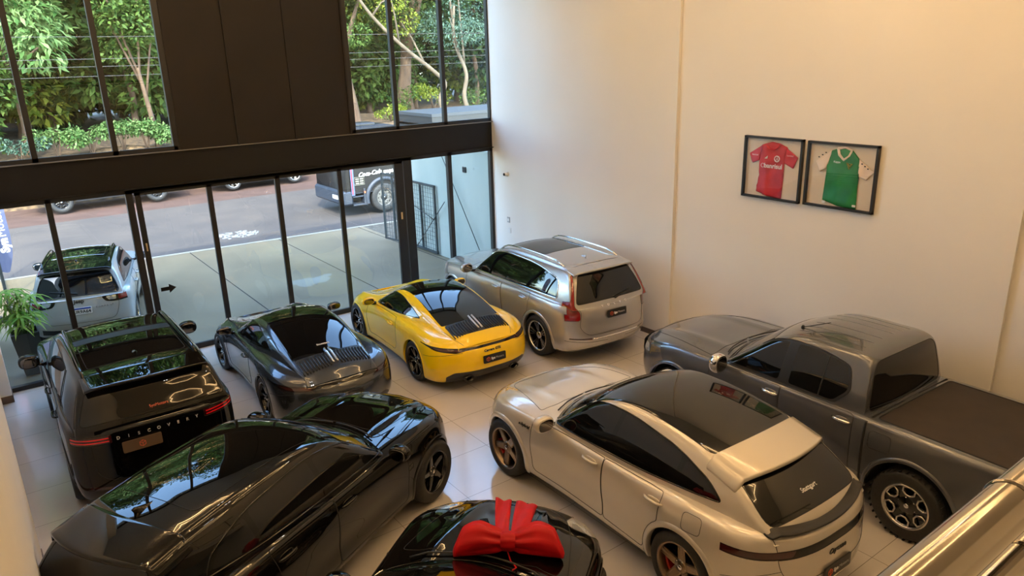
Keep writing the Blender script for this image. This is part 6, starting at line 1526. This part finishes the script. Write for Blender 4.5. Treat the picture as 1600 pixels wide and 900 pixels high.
m.tube([P(.085+.042*cos(a), .155+.042*sin(a), .042) for a in np.linspace(0, 2*pi, 18, endpoint=False)], .008, 5, closed=True)
m.tube([P(.07, .13, .042), P(.085, .18, .042), P(.10, .13, .042)], .006, 4)
for k in range(3): m.tube([P(-.125+.018*k, .145, .042), P(-.105+.012*k, .165+.012*k, .042)], .006, 4)
m.build('crest', MT['white_text'], t)
t, tx, P = jersey('framed_jersey', 'black frame with a green and cream football jersey, right of the two on the wall', -7.895, -8.94, 2.905, 3.832,
    [(-.24, -.36), (.0, -.42), (.27, -.435), (.26, -.10), (.27, .08), (.25, .26), (.14, .375), (-.02, .40), (-.16, .35), (-.215, .10), (-.225, -.12)],
    [(-.065, .385), (-.04, .30), (.03, .235), (.105, .29), (.135, .375), (.04, .41), (-.065, .385)],
    [(-.16, .345), (-.27, .27), (-.385, .18), (-.31, .04), (-.215, .10)], [(.25, .265), (.40, .155), (.475, .11), (.375, -.015), (.27, .03)], (GRN, CRM, CRM))
tx('Kappa', -.06, .20, .04, MT['white_text'], .001)
m = MB(); cr = [P(.085, .20, .042), P(.165, .19, .042), P(.125, .115, .042)]; m.tube(cr, .006, 5, closed=True); m.tube([P(.105, .19, .042), P(.13, .15, .042), P(.15, .185, .042)], .005, 4); m.build('crest', mat('gold_thread', srgb(214, 190, 96), .5), t)
m = MB()
for u0 in (-.235, .22): m.bx(-.034, -.028, -u0, -u0-.05, -.40, -.37)
m.build('hem_patch', MT['white_text'], t)
m = MB()
for k in range(3): m.box((-.036, .24+.05*k, .315-.035*k), (.004, .022, .016)); m.box((-.036, -.30-.045*k, .205-.03*k), (.004, .022, .016))
m.build('sleeve_mark', MT['under'], t)
# ------------------------------------------------------------------ small fittings on the right wall
sc = empty('security_camera', (0, -.56, 2.55), 0, 'small round white security camera on the right wall by the glass', 'camera')
m = MB(); m.lathe([(.055, 0), (.055, -.025), (.045, -.03), (.001, -.03)], 20, 'x'); m.build('mount', MT['white_trim'], sc)
m = MB(); m.grid([[(px-.06, py, pz) for px, py, pz in r] for r in superell((0, 0, 0), (.085, .085, .085), 2, 10, 16)], 0, True, True); m.build('camera_ball', MT['white_trim'], sc)
m = MB(); m.lathe([(.032, -.085), (.030, -.105), (.001, -.106)], 16, 'x'); m.build('camera_lens', MT['under'], sc)
sw = empty('socket_plate', (0, -.56, 1.50), 0, 'grey-edged wall socket, the upper of two plates by the glass', 'socket')
m = MB(); m.box((-.006, 0, 0), (.012, .10, .13), 0, None, .004); m.build('plate', mat('grey_plate', srgb(170, 172, 172), .4), sw); m = MB(); m.box((-.014, 0, 0), (.006, .06, .06)); m.build('socket', MT['white_trim'], sw)
sw = empty('switch_plate', (0, -.595, 1.26), 0, 'white wall switch, the lower of two plates by the glass', 'switch')
m = MB(); m.box((-.006, 0, 0), (.012, .085, .13), 0, None, .004); m.build('plate', MT['white_trim'], sw); m = MB(); m.box((-.014, 0, 0), (.006, .03, .06)); m.build('rocker', mat('rocker', (.8, .8, .8), .3), sw)
for y, z, lab in ((-3.2, .55, 'white wall socket low on the left wall, nearer the glass'), (-7.0, .5, 'white wall socket low on the left wall, nearest the viewer')):
    x = XL+(.10 if y < -5.3 else 0); sw = empty('socket_plate', (x, y, z), 0, lab, 'socket')
    m = MB(); m.box((.006, 0, 0), (.012, .085, .13), 0, None, .004); m.build('plate', MT['white_trim'], sw); m = MB(); m.box((.014, 0, 0), (.006, .04, .05)); m.build('socket', mat('socket_grey', (.5, .5, .5), .3), sw)
# ------------------------------------------------------------------ potted plant outside the glass
pp = empty('potted_plant', (-9.52, .78, 0), 0, 'leafy green plant in a tapered dark pot outside the glass at the left', 'plant')
m = MB(); m.lathe([(.001, .0), (.17, .0), (.18, .02), (.29, .72), (.295, .78), (.27, .78), (.26, .70), (.001, .69)], 4, 'z', smooth=False); m.build('pot', mat('pot', srgb(44, 46, 46), .5), pp).rotation_euler.z = pi/4
rg = np.random.default_rng(77); m = MB(); lf = MB()
for k in range(26):
    a = rg.uniform(0, 2*pi); r = rg.uniform(.05, .34); h = rg.uniform(.95, 1.55); tip = np.array([r*cos(a), r*sin(a), h])
    m.tube([(.12*cos(a)*rg.uniform(0, 1), .12*sin(a)*rg.uniform(0, 1), .68), (.6*tip[0], .6*tip[1], .68+.6*(h-.68)), tuple(tip)], [.010, .008, .005], 5)
    for j in range(8):
        b = 2*pi*j/8+rg.uniform(-.3, .3); L = rg.uniform(.22, .36); dx, dy = cos(b), sin(b); w_ = .022; n = 5; rows = []
        for i in range(n):
            u = i/(n-1); c = tip+np.array([dx*L*u, dy*L*u, .10*u-.26*u*u]); ww = w_*(sin(pi*min(u*.9+.12, 1))+.05)
            rows.append([c+np.array([-dy*ww, dx*ww, .006]), c, c+np.array([dy*ww, -dx*ww, .006])])
        lf.grid(rows)
m.build('stem', mat('stem', srgb(90, 104, 50), .6), pp); lf.build('leaves', leaf_mat('palm_leaf', srgb(110, 170, 40), srgb(215, 240, 120), .3), pp, fix=False)
# ------------------------------------------------------------------ red bow on the bonnet of the black car
RC = noisy(mat('red_satin', srgb(180, 0, 12), .5, spec=.3), srgb(172, 0, 10), srgb(190, 2, 16), 4)
bpy.context.view_layer.update()
BW = BOWCAR.root.matrix_world.copy(); KN = Vector((1.03, -.18, 1.10)); ca, sa = cos(R(14)), sin(R(14))
bow = empty('gift_bow', (0, 0, 0), 0, 'big red fabric bow with a ribbon over the black bonnet', 'bow'); bow.matrix_world = BW
up = Vector((.60*ca, .60*sa, .80)); rt = Vector((sa, -ca, 0)); no = Vector((-.80*ca, -.80*sa, .60))
def loop(sg, name, span=.46, hh=.155):
    rows = []; nu, nv = 26, 40; ft = pchip([(0, .055), (.25, .10), (.55, hh), (.82, .115), (1, -.05)]); fb = pchip([(0, -.06), (.3, -.09), (.7, -.12), (1, -.135)])
    for i in range(nu+1):
        u = i/nu; tp, bt = float(ft(u)), float(fb(u)); h = (tp-bt)/2; hc = (tp+bt)/2
        th = .045+.075*sin(pi*min(1, u*.92))**.8
        if u > .93: th *= 1-.55*((u-.93)/.07)**2
        cx = u*span; r = []
        for j in range(nv):
            a = 2*pi*j/nv; w_ = (.016*sin(7*a+1.3)+.010*sin(12*a))*(1-u)**1.2*min(1, u*5)*1.4
            r.append(KN+rt*sg*cx+up*((h+w_)*math.copysign(abs(cos(a))**.85, cos(a))+hc)+no*((th+w_*.6)*math.copysign(abs(sin(a))**.9, sin(a))-.02))
        rows.append(r)
    m = MB(); m.grid(rows, 0, True, True); c = sum((Vector(q) for q in rows[-1]), Vector())/nv+rt*sg*.012
    b = len(m.v); m.add(rows[-1]+[c], [(j, (j+1) % nv, nv) for j in range(nv)], 0, True)
    m.build(name, RC, bow, weld=1e-5)
loop(-1, 'bow_loop'); loop(1, 'bow_loop')
m = MB(); rows = []
for i in range(17):
    v = i/16*2-1; r = []
    for j in range(28):
        a = 2*pi*j/28; k = 1+.06*sin(9*a); r.append(KN+rt*(.062*v)+up*(.082*k*(1-.12*v*v))*cos(a)+no*((.085*k*(1-.18*v*v))*sin(a)))
    rows.append(r)
m.grid(rows, 0, True, True); m.build('knot', RC, bow)
def ribbon(y0, y1, wd0, wd1, x1, name, lift=.012, fold=0.0, drop=0.0):
    rows = []; n = 30
    for i in range(n+1):
        u = i/n; s_a = x1*u; yc = y0+(y1-y0)*u; wd = wd0+(wd1-wd0)*u; r = []
        for j in range(9):
            v = j/8-.5; l = yc+wd*v; x = KN.x+.03+s_a*ca-l*sa; y = KN.y+s_a*sa+l*ca; h, _ = BOWCAR.hit('top', min(x, 1.99), y); z = h.z+lift+.008*sin(9*v+5*u)*(.4+u)+fold*max(0, v)*u
            if x > 1.99: z -= (x-1.99)*1.5
            k = max(0, 1-u*4.5); z = z*(1-k)+(KN.z-.05+.02*v)*k
            r.append((x, y, z))
        rows.append(r)
    m = MB(); m.grid(rows); o = m.build(name, RC, bow, fix=True); s = o.modifiers.new('thick', 'SOLIDIFY'); s.thickness = .005
ribbon(.07, .12, .10, .16, .98, 'ribbon', fold=.05); ribbon(-.05, -.12, .12, .22, .98, 'ribbon')
m = MB(); m.tube([KN+Vector((-.04, 0, -.06)), KN+Vector((-.13, -.06, -.09)), KN+Vector((-.20, -.13, -.085)), KN+Vector((-.27, -.12, -.06))], .006, 6); m.build('tie_string', RC, bow)
